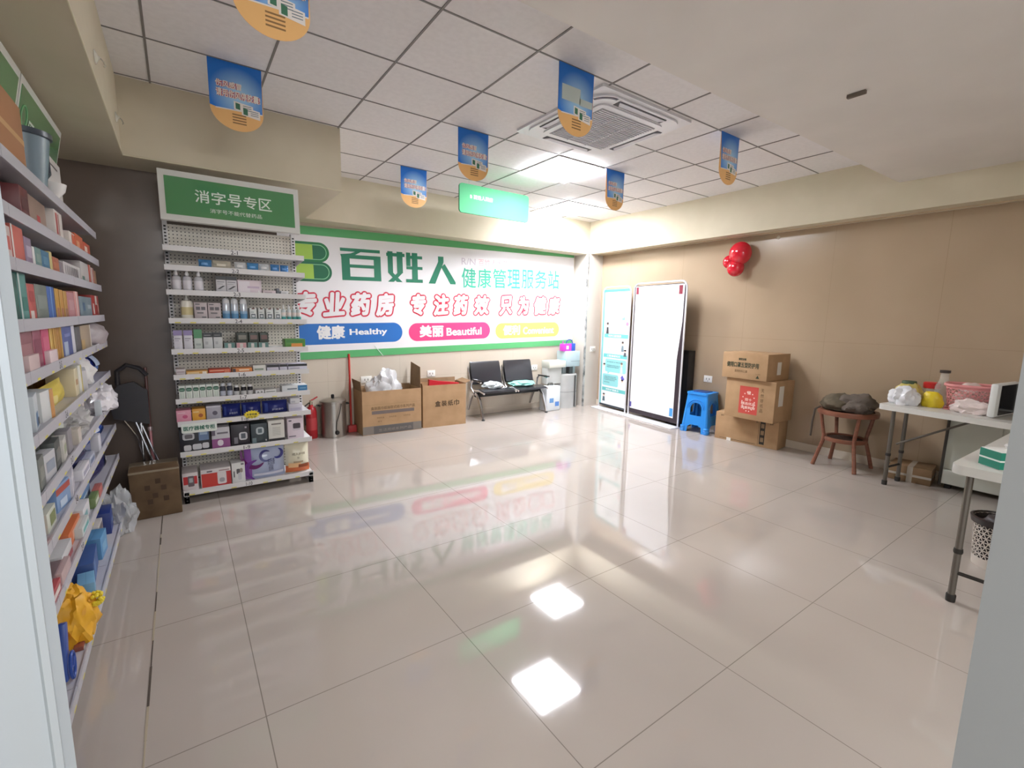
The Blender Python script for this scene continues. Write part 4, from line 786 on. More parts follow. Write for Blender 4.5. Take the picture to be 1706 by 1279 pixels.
# ------------------------------------------------------------------ banner wall
BW, BH = 4.40, 1.49
t = thing('wall_banner', 'wide white green edged shop banner with big green and red lettering', 'banner', (0.90, YW - .012, .888))
t.rotation_euler = (0, math.radians(-1.26), 0)
GRN = mt((92, 176, 112), .4); BANW = mt((236, 234, 236), .4)
mb = MB().box((0, 0, 0), (BW, .008, BH), BANW)
mb.quad(0, BH - .092, BW, BH, GRN, -.0008); mb.quad(0, 0, BW, .085, GRN, -.0008); mb.build('sheet', t)
def bx(x): return x - .90
def bz(v): return v - .90
mb = MB()
LG = mt((166, 206, 84), .4); DG = mt((34, 110, 78), .4); MG = mt((60, 146, 92), .4)
for zc, xr in ((2.114, 1.49), (1.898, 1.51)):
    mb.poly(rrect(bx(.98), bz(zc - .112), bx(xr), bz(zc + .108), .109, 10, (1, 1, 0, 0)), DG if zc < 2 else mt((38, 122, 72), .4), -.001 if zc > 2 else -.0012)
    mb.poly(rrect(bx(1.02), bz(zc - .086), bx(xr - .028), bz(zc + .082), .083, 10, (1, 1, 0, 0)), mt((140, 206, 160), .4), -.0016)
    mb.poly(rrect(bx(1.02), bz(zc - .078), bx(xr - .036), bz(zc + .074), .076, 10, (1, 1, 0, 0)), DG, -.002)
    mb.quad(bx(1.0), bz(zc - .082), bx(1.31), bz(zc + .080), LG, -.0024)
mb.build('logo', t)
TG = mt((40, 128, 98), .4)
mb = MB()
def strokes(x0, z0, x1, z1, polys):
    for i, p in enumerate(polys): mb.poly([(x0 + (x1 - x0) * u, z0 + (z1 - z0) * v) for u, v in p], TG, -.0012 - .0002 * i)
R4 = lambda a, b, c, d: [(a, b), (c, b), (c, d), (a, d)]
strokes(bx(1.615), bz(1.815), bx(2.095), bz(2.185), [R4(0, .90, .99, 1), [(.36, .90), (.50, .90), (.36, .80), (.02, .72), (.0, .80), (.25, .84)], R4(.02, 0, .22, .80), R4(.82, 0, 1, .80), R4(.02, .68, 1, .80), R4(.02, .40, 1, .50), R4(.02, 0, 1, .12)])
strokes(bx(2.17), bz(1.815), bx(2.648), bz(2.185), [R4(0, .84, .50, .95), R4(.03, .30, .17, 1.0), R4(.28, .30, .44, 1.0), [(.03, .30), (.17, .30), (.42, .0), (.26, .0)], [(.30, .32), (.44, .32), (.18, .0), (.02, .0)],
    R4(.54, .55, .66, 1.0), R4(.54, .80, 1.0, .90), R4(.54, .44, 1.0, .54), R4(.70, .0, .86, 1.0), R4(.52, .0, 1.0, .11)])
strokes(bx(2.73), bz(1.81), bx(3.132), bz(2.165), [[(.36, 1.0), (.56, 1.0), (.56, .80), (.24, .0), (.0, .0), (.36, .80)], [(.47, .62), (.60, .74), (1.0, .08), (1.0, 0), (.80, 0)]])
mb.build('title_lettering', t)
mb = MB()
TL = mt((64, 176, 146), .4)
for i, ch in enumerate('健康管理服务站'): mb.text(ch, bx(3.225 + i * .2555), bz(1.77 + .004 * i), bx(3.455 + i * .2555), bz(2.04 + .006 * i), TL, -.0012, .012)
mb.text('R/N', bx(3.23), bz(2.08), bx(3.45), bz(2.17), mt((206, 196, 206), .4), -.0012); mb.text('百姓人大药房', bx(3.50), bz(2.08), bx(4.10), bz(2.17), mt((232, 176, 186), .4), -.0012)
mb.build('subtitle_lettering', t)
mb = MB(); RD = mt((206, 44, 70), .4)
for ch, c, wd in (('专', 1.205, .24), ('业', 1.518, .26), ('药', 1.825, .24), ('房', 2.132, .235), ('专', 2.575, .22), ('注', 2.908, .235), ('药', 3.206, .225), ('效', 3.546, .255), ('只', 3.965, .235), ('为', 4.285, .205), ('健', 4.608, .255), ('康', 4.89, .24)):
    V, Fc, bb = glyphs(ch, 0.0); sx = (wd - .035) / (bb[1] - bb[0]); sz = .25 / (bb[3] - bb[2]); cx = (bb[0] + bb[1]) / 2; cz = (bb[2] + bb[3]) / 2
    for rad, mat, yy in ((.031, RD, -.0012), (.0135, BANW, -.0026)):
        for k in range(14):
            dx = rad * math.cos(6.2832 * k / 14); dz = rad * math.sin(6.2832 * k / 14)
            mb.add([(bx(c) + (p - cx) * sx + .10 * (q - cz) * sz + dx, yy - k * 6e-5, bz(1.535) + (q - cz) * sz + .08 * (p - cx) * sx + dz) for p, q in V], Fc, mat)
mb.build('slogan_lettering', t)
for nm, x0, x1, z0, z1, col, zh, en, p in (('blue_pill', .98, 2.343, 1.066, 1.308, (44, 112, 190), '健康', 'Healthy', (1.30, 1.62, 1.675, 2.142, 1.125, 1.288, 1.145, 1.24)),
    ('pink_pill', 2.43, 3.68, 1.062, 1.296, (236, 74, 132), '美丽', 'Beautiful', (2.58, 2.933, 2.976, 3.538, 1.108, 1.268, 1.118, 1.228)),
    ('yellow_pill', 3.775, 5.0, 1.050, 1.276, (240, 214, 108), '便利', 'Convenient', (3.91, 4.22, 4.278, 4.891, 1.096, 1.244, 1.10, 1.212))):
    mb = MB(); mb.poly(rrect(bx(x0), bz(z0), bx(x1), bz(z1), (z1 - z0) * .495, 12), mt(col, .4), -.0012)
    mb.text(zh, bx(p[0]), bz(p[4]), bx(p[1]), bz(p[5]), WHITE, -.0018, .04); mb.text(en, bx(p[2]), bz(p[6]), bx(p[3]), bz(p[7]), WHITE, -.0018, .03)
    mb.build(nm, t)
MB().box((bx(2.078), -.006, .0), (bx(2.086), -.002, .17), mt((214, 232, 220), .4), Matrix.Translation((bx(2.12), 0, .0)) @ Matrix.Rotation(math.radians(-38), 4, 'Y') @ Matrix.Translation((-bx(2.12), 0, 0.02))).build('peeled_strip', t)
def outlet(loc, rz, label, wd=.118):
    t = thing('wall_outlet', label, 'outlet', loc, rz, None)
    MB().box((-wd / 2, -.009, -.043), (wd / 2, 0, .043), mt((240, 238, 232), .3), bev=.003).build('plate', t)
    mb = MB()
    for x in (-.02, .02): mb.box((x - .005, -.0098, -.012), (x + .005, -.0088, .012), mt((120, 118, 112), .5))
    mb.box((-.006, -.0098, -.03), (.006, -.0088, -.022), mt((120, 118, 112), .5)); mb.build('socket', t)
outlet((1.857, YW, .618), 0, 'white wall outlet behind the open carton of plastic wrap', .14)
outlet((2.741, YW, .645), 0, 'white wall outlet above the tissue carton')
outlet((4.516, YW, .641), 0, 'white wall outlet above the right arm of the waiting bench')
outlet((XW, 3.454, .664), -math.pi / 2, 'white wall outlet on the right wall above the blue stool')
outlet((5.47, 5.44, .93), 0, 'small white wall plate on the corner pillar')
# fire extinguisher, water boiler, squeegee
t = thing('fire_extinguisher', 'red fire extinguisher on the floor beside the display rack', 'fire extinguisher', (1.165, 5.60, 0))
RE = mt((176, 36, 44), .3)
MB().lathe([(.058, 0), (.062, .006), (.062, .30), (.052, .345), (.024, .372), (.022, .39)], RE, n=24).build('cylinder', t)
MB().lathe([(.0625, .10), (.0625, .24)], mt((190, 66, 70), .4), n=24).build('label_band', t)
MB().lathe([(.020, .385), (.020, .42), (.012, .425), (.012, .44), (0, .44)], mt((190, 180, 160), .25, .8), n=14).build('valve', t)
MB().tube([(-.01, 0, .43), (.03, 0, .45), (.075, 0, .475)], .008, RE, n=8).build('lever', t)
MB().tube([(-.02, 0, .41), (-.065, -.01, .38), (-.075, -.02, .28), (-.07, -.02, .16)], .008, BLACK, n=8).build('hose', t)
t = thing('water_boiler', 'stainless steel water boiler bucket with a black lid knob', 'boiler', (1.405, 5.585, 0))
SS = noisy('brushed_steel', (150, 146, 140), (186, 182, 176), 5, .28, .6, stretch=(1, 1, .05)); SS.node_tree.nodes['Principled BSDF'].inputs['Metallic'].default_value = .9
MB().lathe([(.138, .0), (.138, .012), (.142, .014), (.142, .40), (.148, .405), (.148, .415)], SS, n=32).build('drum', t)
MB().lathe([(.150, .412), (.150, .422), (.11, .440), (.03, .448), (0, .448)], SS, n=32).build('lid', t)
MB().lathe([(.014, .447), (.018, .455), (.018, .485), (.012, .492), (0, .492)], BLACK, n=14).build('knob', t)
for s in (-1, 1): MB().tube([(s * .143, -.03, .37), (s * .175, -.03, .375), (s * .175, .03, .375), (s * .143, .03, .37)], .007, BLACK, n=6).build('handle', t)
MB().tube([(.06, -.135, .395), (.03, -.165, .30), (-.005, -.165, .19), (-.01, -.155, .11), (.0, -.15, .07)], .005, BLACK, n=6).build('power_cord', t)
MB().lathe([(.022, 0), (.026, .012), (.018, .03), (0, .03)], BLACK, Matrix.Translation((0, -.142, .065)) @ Matrix.Rotation(math.pi / 2, 4, 'X'), 14).build('dial', t)
t = thing('floor_squeegee', 'red handled squeegee with a red block standing against the wall', 'squeegee', (1.635, 5.645, 0))
MB().tube([(0, .03, .075), (.015, .09, .945)], .0125, mt((196, 58, 50), .4), n=10).build('handle', t)
MB().box((-.05, -.03, 0.0), (.05, .03, .085), mt((206, 74, 74), .5), bev=.008).build('block', t)
# cartons by the banner wall
def open_carton(label, loc, wd, dp, ht, flaps, rz=0):
    t = thing('cardboard_box', label, 'box', loc, rz)
    h = .006; mb = MB()
    mb.box((0, 0, 0), (wd, h, ht), CARD); mb.box((0, dp - h, 0), (wd, dp, ht), CARD); mb.box((0, h, 0), (h, dp - h, ht), CARD); mb.box((wd - h, h, 0), (wd, dp - h, ht), CARD); mb.box((h, h, 0), (wd - h, dp - h, h), CARD)
    mb.build('carton', t)
    for side, ln, ang in flaps:
        a = math.radians(ang)
        if side == 'L': M = Matrix.Translation((0, 0, ht)) @ Matrix.Rotation(-a, 4, 'Y'); mb = MB().box((0, .005, 0), (.005, dp - .005, ln), CARDD, M)
        if side == 'R': M = Matrix.Translation((wd, 0, ht)) @ Matrix.Rotation(a, 4, 'Y'); mb = MB().prism([(.01, 0), (dp - .01, 0), (dp - .03, ln), (.03, ln * .86)], -.005, 0, CARDD, M @ Matrix(((0, 0, 1, 0), (1, 0, 0, 0), (0, 1, 0, 0), (0, 0, 0, 1))))
        if side == 'F': M = Matrix.Translation((0, 0, ht)) @ Matrix.Rotation(a, 4, 'X'); mb = MB().box((.005, 0, 0), (wd - .005, .005, ln), CARD, M)
        if side == 'B': M = Matrix.Translation((0, dp, ht)) @ Matrix.Rotation(-a, 4, 'X'); mb = MB().box((.005, -.005, 0), (wd - .005, 0, ln), CARDD, M)
        mb.build('flap', t)
    return t
t = open_carton('open cardboard box with grey printed bands holding plastic wrap', (1.68, 5.372, 0), .735, .36, .525, [('L', .12, 8), ('R', .30, 1), ('B', .02, 30)], math.radians(-1.5))
mb = MB(); BR = mt((120, 96, 66), .8); GB = mt((112, 100, 96), .7); G2 = mt((126, 118, 110), .75)
mb.quad(0.0, .005, .735, .105, G2, -.0006); mb.quad(.13, .005, .625, .10, mt((96, 92, 90), .7), -.0009); mb.text('生活用纸系列产品', .19, .03, .60, .065, mt((140, 130, 120), .7), -.0013)
mb.quad(.11, .245, .64, .285, GB, -.0008); mb.text('盒装面巾纸抽取式纸巾系列产品', .10, .298, .65, .338, BR, -.0008, .02)
for x in (.17, .32, .50): mb.text('规格数量', x, .19, x + .09, .21, BR, -.0008)
mb.text('箱号', .18, .145, .23, .165, BR, -.0008)
mb.quad(0, .36, .735, .363, mt((150, 124, 88), .6), -.0008); mb.build('printing', t)
t = thing('plastic_wrap', 'pile of white plastic wrap spilling out of the open cardboard box', 'plastic wrap', (2.03, 5.55, .33), 0)
PW = mt((236, 236, 238), .25, alpha=.72)
MB().crumple((-.02, 0, 0), (.22, .105, .22), PW, 51, .35, 2.6).build('wrap', t)
MB().crumple((.02, -.01, .10), (.13, .09, .20), PW, 53, .5, 2.2).build('wrap_peak', t)
t = open_carton('open brown cardboard box printed with four characters beside the bench', (2.445, 5.372, 0), .60, .34, .543, [('L', .03, 20), ('R', .10, 70), ('B', .05, 12)], math.radians(-4))
mb = MB()
for i, ch in enumerate('盒装纸巾'): mb.text(ch, .165 + i * .088, .262, .240 + i * .088, .338, mt((72, 56, 36), .8), -.0008, .025)
mb.build('printing', t)
t = thing('red_packet', 'red packet sticking out of the open brown tissue carton', 'packet', (2.76, 5.47, .44), math.radians(-4))
MB().prism([(-.18, 0), (.24, 0), (.25, .10), (-.04, .135), (-.17, .16)], 0, .05, mt((206, 44, 56), .4), Matrix(((1, 0, 0, 0), (0, 0, 1, 0), (0, 1, 0, 0), (0, 0, 0, 1)))).build('packet', t)
MB().text('纸巾抽纸', -.1, .05, .1, .08, mt((236, 200, 200), .5), -.001).build('lettering', t)
# waiting bench
t = thing('waiting_bench', 'two-seat black padded waiting bench with chrome arms and legs', 'bench', (3.885, 5.56, 0))
PAD = mt((34, 34, 40), .32, coat=.3)
Mx = Matrix(((0, 0, 1, 0), (1, 0, 0, 0), (0, 1, 0, 0), (0, 0, 0, 1)))
for s, c in (('L', -.295), ('R', .285)):
    prof = [(-.235, .375), (-.225, .40), (-.10, .415), (.06, .395), (.095, .38), (.085, .365), (-.10, .385), (-.21, .37)]
    MB().prism(prof, c - .255, c + .255, PAD, Mx).build('seat', t)
    prof = [(.105, .46), (.135, .47), (.215, .755), (.225, .785), (.20, .79), (.17, .755), (.095, .48)]
    MB().prism(prof, c - .25, c + .25, PAD, Mx).build('backrest', t)
    for e in (-.268, .268):
        MB().tube([(c + e, -.245, .375), (c + e, -.10, .402), (c + e, .06, .385), (c + e, .10, .42), (c + e, .14, .50), (c + e, .225, .79)], .013, CHROME, n=8).build('edge_rail', t)
MB().box((-.56, -.03, .295), (.56, .03, .36), BLACK, bev=.006).build('beam', t)
for x in (-.56, .56):
    MB().tube([(x, -.02, .345), (x, -.06, .335), (x, -.12, .27), (x, -.19, .09), (x, -.215, .02)], [.024, .026, .024, .018, .014], CHROME, n=10).build('leg', t)
    MB().tube([(x, .0, .345), (x, .05, .335), (x, .12, .26), (x, .20, .08), (x, .225, .02)], [.024, .026, .024, .018, .014], CHROME, n=10).build('leg', t)
    for y in (-.22, .23): MB().lathe([(.022, 0), (.024, .006), (.014, .022), (0, .024)], BLACK, Matrix.Translation((x, y, 0)), 12).build('foot_pad', t)
    xx = x + (.03 if x > 0 else -.03)
    MB().tube([(x, .02, .35), (xx, .06, .42), (xx, .05, .50), (xx, .0, .545), (xx, -.10, .545), (xx, -.20, .525)], .014, CHROME, n=8).build('arm_support', t)
    MB().box((xx - .022, -.22, .538), (xx + .022, .02, .556), BLACK, bev=.006).build('arm_rest', t)
t = thing('cloth', 'white crumpled cloth lying on the left seat of the waiting bench', 'cloth', (3.60, 5.55, .417))
MB().crumple((0, 0, 0), (.13, .12, .055), mt((206, 214, 216), .6), 61, .3, 2.4).build('cloth', t)
t = thing('cloth', 'pale teal crumpled cloth lying on the right seat of the waiting bench', 'cloth', (4.14, 5.55, .417))
MB().crumple((0, 0, 0), (.20, .13, .042), mt((150, 214, 206), .6), 64, .3, 2.6).build('cloth', t)
# machine in the corner with bags
t = thing('health_machine', 'grey floor standing testing machine with stepped arm in the corner', 'machine', (5.03, 5.56, 0))
MG_ = mt((176, 190, 194), .35); MS = noisy('machine_silver', (176, 176, 174), (196, 196, 194), 3, .3, .5); TEAL = mt((110, 196, 204), .35)
MB().lathe([(.19, 0), (.19, .53), (.17, .545)], MS, Matrix.Diagonal((1, .72, 1, 1)), 28).build('base', t)
MB().lathe([(.1915, .255), (.1915, .262)], mt((120, 120, 120), .5), Matrix.Diagonal((1, .72, 1, 1)), 28).build('seam', t)
MB().box((.055, -.150, .02), (.067, -.130, .52), mt((70, 72, 72), .5)).build('slot', t)
MB().box((-.10, -.02, .54), (.17, .12, .90), MG_, bev=.012).build('column', t)
MB().box((-.12, -.12, .66), (.17, .12, .905), mt((186, 204, 210), .35), bev=.014).build('head', t)
MB().box((-.02, -.1225, .745), (.17, -.119, .75), mt((120, 130, 134), .5)).build('head_seam', t)
MB().box((-.46, -.12, .655), (-.12, .08, .765), mt((226, 224, 214), .35), bev=.012).build('arm_box', t)
MB().lathe([(.05, 0), (.055, .01), (.055, .11), (.045, .12), (0, .12)], TEAL, Matrix.Translation((-.13, -.06, .655)), 20).build('teal_end', t)
MB().box((-.455, -.06, .40), (-.16, .07, .655), mt((206, 206, 202), .4), bev=.004).build('side_panel', t)
MB().box((-.03, -.10, .55), (.04, -.02, .66), mt((64, 66, 68), .4)).build('nozzle', t)
t = thing('gift_bag', 'small magenta and blue bag with a loop handle on the grey machine', 'bag', (5.005, 5.53, .905))
MB().box((-.125, -.05, 0), (.045, .05, .115), mt((206, 62, 196), .35), bev=.008).build('magenta_bag', t)
MB().box((.045, -.05, 0), (.125, .05, .12), mt((52, 92, 190), .35), bev=.008).build('blue_end', t)
MB().tube([(.10 * math.cos(a * .3142) * .7 + .035, 0, .11 + .07 * math.sin(a * .3142)) for a in range(11)], .007, mt((36, 66, 160), .35), n=8).build('loop_handle', t)
MB().quad(-.07, .03, -.02, .085, WHITE, -.0515).build('tag', t)
MB().box((-.105, -.005, .11), (-.095, .005, .155), mt((206, 62, 196), .35)).build('spike', t)
t = thing('tissue_pack', 'white carrying pack with blue patches standing beside the grey machine', 'pack', (4.62, 5.45, 0))
MB().box((-.14, -.07, 0), (.14, .11, .385), mt((228, 234, 238), .3), bev=.02).build('pack', t)
mb = MB().quad(-.08, .13, .0, .20, mt((110, 160, 214), .4), -.0706); mb.quad(.03, .07, .11, .14, mt((90, 140, 214), .4), -.0706); mb.build('blue_patches', t)
MB().tube([(-.05, .02, .38), (-.04, .02, .42), (.04, .02, .42), (.05, .02, .38)], .009, mt((90, 90, 84), .5), n=6).build('carry_handle', t)
# ------------------------------------------------------------------ roll-up style banner stands near the corner
YZ = Matrix(((0, 0, 1, 0), (1, 0, 0, 0), (0, 1, 0, 0), (0, 0, 0, 1)))
def stand(label, p_left, p_right, ht, name='banner_stand'):
    """door shaped stand; local x runs from the left post to the right post, front is -Y"""
    d = Vector(p_right) - Vector(p_left); wd = d.length; rz = math.atan2(d.y, d.x)
    t = thing(name, label, 'banner stand', (p_left[0], p_left[1], 0), rz)
    MB().box((-.02, -.15, 0), (wd + .02, .03, .014), mt((232, 232, 236), .3), bev=.005).build('base_plate', t)
    pts = [(0, 0, .012), (0, 0, ht - .09)] + [(.09 - .09 * math.cos(a), 0, ht - .09 + .09 * math.sin(a)) for a in (.4, .8, 1.2)] + [(.09, 0, ht), (wd - .09, 0, ht)] + [(wd - .09 + .09 * math.sin(a), 0, ht - .09 + .09 * math.cos(a)) for a in (.4, .8, 1.2)] + [(wd, 0, ht - .09), (wd, 0, .012)]
    MB().tube(pts, .0125, mt((226, 226, 230), .25, .3), n=8).build('frame', t)
    return t, wd
t, wd = stand('teal and white health poster on a frame stand beside the pillar', (5.505, 5.28), (5.435, 4.665), 1.905)
TQ = mt((108, 196, 196), .4); TQ2 = mt((150, 216, 218), .4); PW2 = mt((236, 240, 240), .4)
mb = MB().box((.02, -.004, .045), (wd - .005, .002, 1.87), PW2)
mb.quad(.02, .045, .05, 1.87, TQ, -.005); mb.quad(.02, 1.83, wd, 1.87, mt((90, 160, 164), .4), -.005); mb.quad(.02, .045, wd, .075, mt((52, 58, 66), .4), -.0055)
for z0, z1, tx in ((1.13, 1.19, '守护口腔健康'), (.82, .88, '口腔健康知识'), (.29, .345, '预防护理要点')):
    mb.quad(.07, z0, wd, z1, TQ, -.005); mb.text(tx, .16, z0 + .012, .46, z1 - .012, PW2, -.0058, .02)
PT = mt((176, 188, 200), .5); DTX = mt((70, 90, 104), .5)
mb.text('守护健康', .22, 1.70, .48, 1.755, PT, -.005, .02); mb.text('护牙、从日常刷牙开始', .10, 1.60, .62, 1.66, PT, -.005, .02)
for i in range(6): mb.quad(.10, 1.075 - i * .034, .42 - .03 * (i % 3), 1.083 - i * .034, PT, -.005)
mb.poly(rrect(.12, .595, .60, .80, .03), TQ2, -.005); mb.poly(rrect(.07, .375, .44, .56, .03), TQ2, -.005); mb.poly([(.18, .60), (.24, .60), (.19, .56)], TQ2, -.005)
for i, (x, z, x2) in enumerate(((.16, .745, .52), (.16, .69, .46), (.16, .665, .44), (.11, .51, .38), (.11, .485, .40), (.11, .46, .36), (.11, .42, .24))): mb.text('早晚刷牙保持清洁定期检查'[: 7 + i % 4], x, z, x2, z + .018, DTX, -.0058)
mb.build('poster', t)
mb = MB()   # small printed figures and icons
def fig(x, z, h, hair, body):
    mb.poly(rrect(x - .022, z + h * .62, x + .022, z + h, .02), mt((236, 206, 186), .5), -.0062); mb.poly(rrect(x - .025, z + h * .82, x + .025, z + h * 1.04, .02), mt(hair, .5), -.0066)
    mb.poly([(x - .02, z + h * .6), (x + .02, z + h * .6), (x + .03, z), (x - .03, z)], mt(body, .5), -.0062)
fig(.14, 1.19, .17, (60, 56, 58), (56, 60, 64)); fig(.50, .93, .15, (70, 62, 60), (120, 140, 150)); fig(.56, .86, .1, (60, 56, 58), (84, 90, 96)); fig(.10, .60, .12, (60, 56, 60), (226, 232, 236)); fig(.50, .60, .16, (130, 112, 104), (210, 214, 220)); fig(.53, .385, .12, (40, 40, 44), (220, 226, 230)); fig(.12, .12, .12, (60, 64, 68), (90, 110, 120))
mb.poly([(.46, 1.43), (.52, 1.455), (.53, 1.41), (.47, 1.395)], mt((140, 206, 200), .5), -.0062); mb.poly(rrect(.55, 1.32, .61, 1.375, .027), mt((226, 130, 160), .5), -.0062)
mb.poly([(.49, .535), (.53, .575), (.56, .535), (.58, .525), (.55, .49), (.52, .48), (.51, .51)], mt((104, 96, 196), .5), -.0062)
for k in range(10): mb.poly([(.27 + .045 * math.cos(.628 * (k + q)), 1.385 + .045 * math.sin(.628 * (k + q))) for q in (0, .6)] + [(.27 + .038 * math.cos(.628 * (k + q)), 1.385 + .038 * math.sin(.628 * (k + q))) for q in (.6, 0)], PT, -.0062)
o = mb.build('illustration', t); o['kind'] = 'stuff'
t, wd = stand('white blank sheet covering a dark poster on a frame stand beside the stool', (5.425, 4.595), (5.315, 3.655), 1.925)
MB().box((.02, -.002, .05), (wd - .015, .004, 1.895), mt((50, 40, 48), .4)).build('poster', t)
MB().poly([(.035, .115), (wd - .085, .115), (wd - .085, .9), (wd - .035, 1.40), (wd - .03, 1.885), (.035, 1.885)], mt((238, 238, 242), .45), -.006).build('blank_sheet', t)
MR = mt((128, 36, 56), .4)
for x, z, w_, h_, c in ((.045, 1.775, .05, .10, MR), (wd - .12, 1.755, .06, .115, MR), (.03, .135, .035, .075, mt((84, 76, 160), .4)), (wd - .15, .135, .055, .11, mt((80, 160, 226), .4))):
    MB().box((x, -.0085, z), (x + w_, -.0065, z + h_), c).build('corner_sticker', t)
t = thing('speaker_cabinet', 'tall black box against the right wall between the white stand and the blue stool', 'cabinet', (5.46, 3.66, 0))
MB().box((0, 0, 0), (.15, .29, 1.02), mt((30, 30, 32), .5), bev=.006).build('body', t)
MB().box((-.004, .02, .06), (0, .27, .97), mt((44, 44, 46), .7)).build('front_grille', t)
# ------------------------------------------------------------------ blue plastic stool
t = thing('plastic_stool', 'bright blue square plastic stool against the right wall', 'stool', (5.445, 3.405, 0), math.radians(5))
SB = mt((42, 140, 226), .35)
HT_, b0, t0 = .50, .175, .135
arch = [(-.075, .22), (.075, .22)] + [(.075 * math.cos(a), .31 + .075 * math.sin(a)) for a in [math.pi * k / 12 for k in range(13)]]
for k in range(4):
    M = Matrix.Rotation(k * math.pi / 2, 4, 'Z') @ Matrix.Translation((0, -b0, 0)) @ Matrix.Rotation(-math.atan2(b0 - t0, HT_), 4, 'X')
    out = [(-b0 + .01, 0), (-b0 + .075, 0), (-b0 + .085, .075), (-.05, .10), (.05, .10), (b0 - .085, .075), (b0 - .075, 0), (b0 - .01, 0), (t0 - .01, HT_), (-t0 + .01, HT_)]
    mb = MB(); plate(out, [arch], .008, SB, mb, M)
    for r in (.095, .115): mb.tube([(r * math.cos(a), -.003, .31 + r * math.sin(a)) for a in [math.pi * q / 14 for q in range(15)]], .005, SB, M, 6)
    mb.build('side', t)
    M = Matrix.Rotation(k * math.pi / 2, 4, 'Z'); mb = MB()
    mb.tube([(-b0 + .02, -b0 + .02, 0), (-b0 + .02, -b0 + .02, .07), (-b0 + .026, -b0 + .026, .075), (-t0 + .02, -t0 + .02, HT_)], [.034, .034, .026, .022], SB, M, 12)
    for z in (.012, .035, .058): mb.lathe([(.034, z), (.038, z + .006), (.034, z + .012)], SB, M @ Matrix.Translation((-b0 + .02, -b0 + .02, 0)), 14)
    mb.build('leg', t)
mb = MB().prism(rrect(-t0 - .012, -t0 - .012, t0 + .012, t0 + .012, .035), HT_ - .012, HT_ + .014, SB); mb.build('seat', t)
MB().prism(rrect(-.09, -.09, .09, .09, .02), HT_ + .014, HT_ + .022, mt((24, 70, 140), .35)).build('seat_mat', t)
# ------------------------------------------------------------------ stack of cardboard boxes at the right wall
def shut_carton(label, loc, rz, wd, dp, ht, draw):
    """front faces -X after rotation; local x along the front (left to right), y depth"""
    t = thing('cardboard_box', label, 'box', loc, rz)
    mb = MB().box((0, 0, 0), (wd, dp, ht), CARD, bev=.004); draw(mb)
    mb.build('carton', t); MB().box((.004, dp / 2 - .024, ht - .001), (wd - .004, dp / 2 + .024, ht + .0008), mt((196, 172, 138), .25)).build('tape', t)
    return t
rz = math.radians(-90)
WP = mt((236, 206, 196), .7); GBK = mt((52, 56, 34), .7); LBK = mt((110, 86, 56), .7)
def draw_long(mb):
    mb.quad(.52, .03, .575, .30, mt((52, 46, 40), .7), -.0006)
    for z in (.06, .14, .22): mb.quad(.53, z, .565, z + .05, mt((150, 124, 94), .7), -.001)
    mb.quad(.505, .02, .508, .31, INK, -.0006); mb.text('储存', .06, .285, .10, .305, INK, -.0006); mb.text('易碎', .62, .27, .66, .30, INK, -.0006); mb.text('图', .475, .27, .495, .31, INK, -.0006); mb.quad(.06, .02, .48, .024, INK, -.0006)
t = shut_carton('long cardboard box at the bottom of the stack on the floor', (5.29, 3.11, 0), math.radians(-85), .715, .255, .331, draw_long)
MB().box((.15, -.004, .0), (.20, -.0005, .035), mt((226, 222, 214), .4)).build('white_sticker', t)
def draw_red(mb):
    mb.quad(.165, .06, .375, .37, mt((196, 74, 64), .7), -.0006)
    mb.text('福', .25, .28, .29, .32, WP, -.001, .02)
    for i, row in enumerate(('双十', '精选优品', '满意购物')):
        w_ = .04 * len(row); mb.text(row, .27 - w_ / 2, .205 - i * .045, .27 + w_ / 2, .238 - i * .045, WP, -.001, .02)
    for k in range(14):
        a = 6.2832 * k / 14; mb.quad(.27 + .07 * math.cos(a) - .006, .20 + .11 * math.sin(a) - .006, .27 + .07 * math.cos(a) + .006, .20 + .11 * math.sin(a) + .006, WP, -.0014)
    for i, ch in enumerate('天然好纸品'): mb.text(ch, .40, .32 - i * .055, .435, .362 - i * .055, LBK, -.0006, .01)
t = shut_carton('cardboard box with a red square print in the middle of the stack', (5.14, 2.925, .332), rz, .555, .42, .45, draw_red)
MB().box((.5555, .08, .18), (.557, .18, .40), mt((226, 220, 210), .4)).build('shipping_label', t)
def draw_mask(mb):
    mb.text('健翔消毒', .19, .205, .28, .232, GBK, -.0006, .03); mb.text('健翔口罩五型防护用', .055, .125, .425, .185, GBK, -.0006, .035); mb.text('医用外科口罩', .155, .07, .30, .10, LBK, -.0006, .01)
    mb.poly([(.40, .02), (.44, .02), (.42, .055)], GBK, -.0006); mb.text('小心轻放', .39, .06, .45, .075, LBK, -.0006)
t = shut_carton('cardboard box with green black writing on top of the stack', (5.11, 2.975, .784), math.radians(-92), .52, .46, .288, draw_mask)
MB().box((.5205, .20, .06), (.522, .28, .20), mt((226, 220, 210), .4)).build('shipping_label', t)
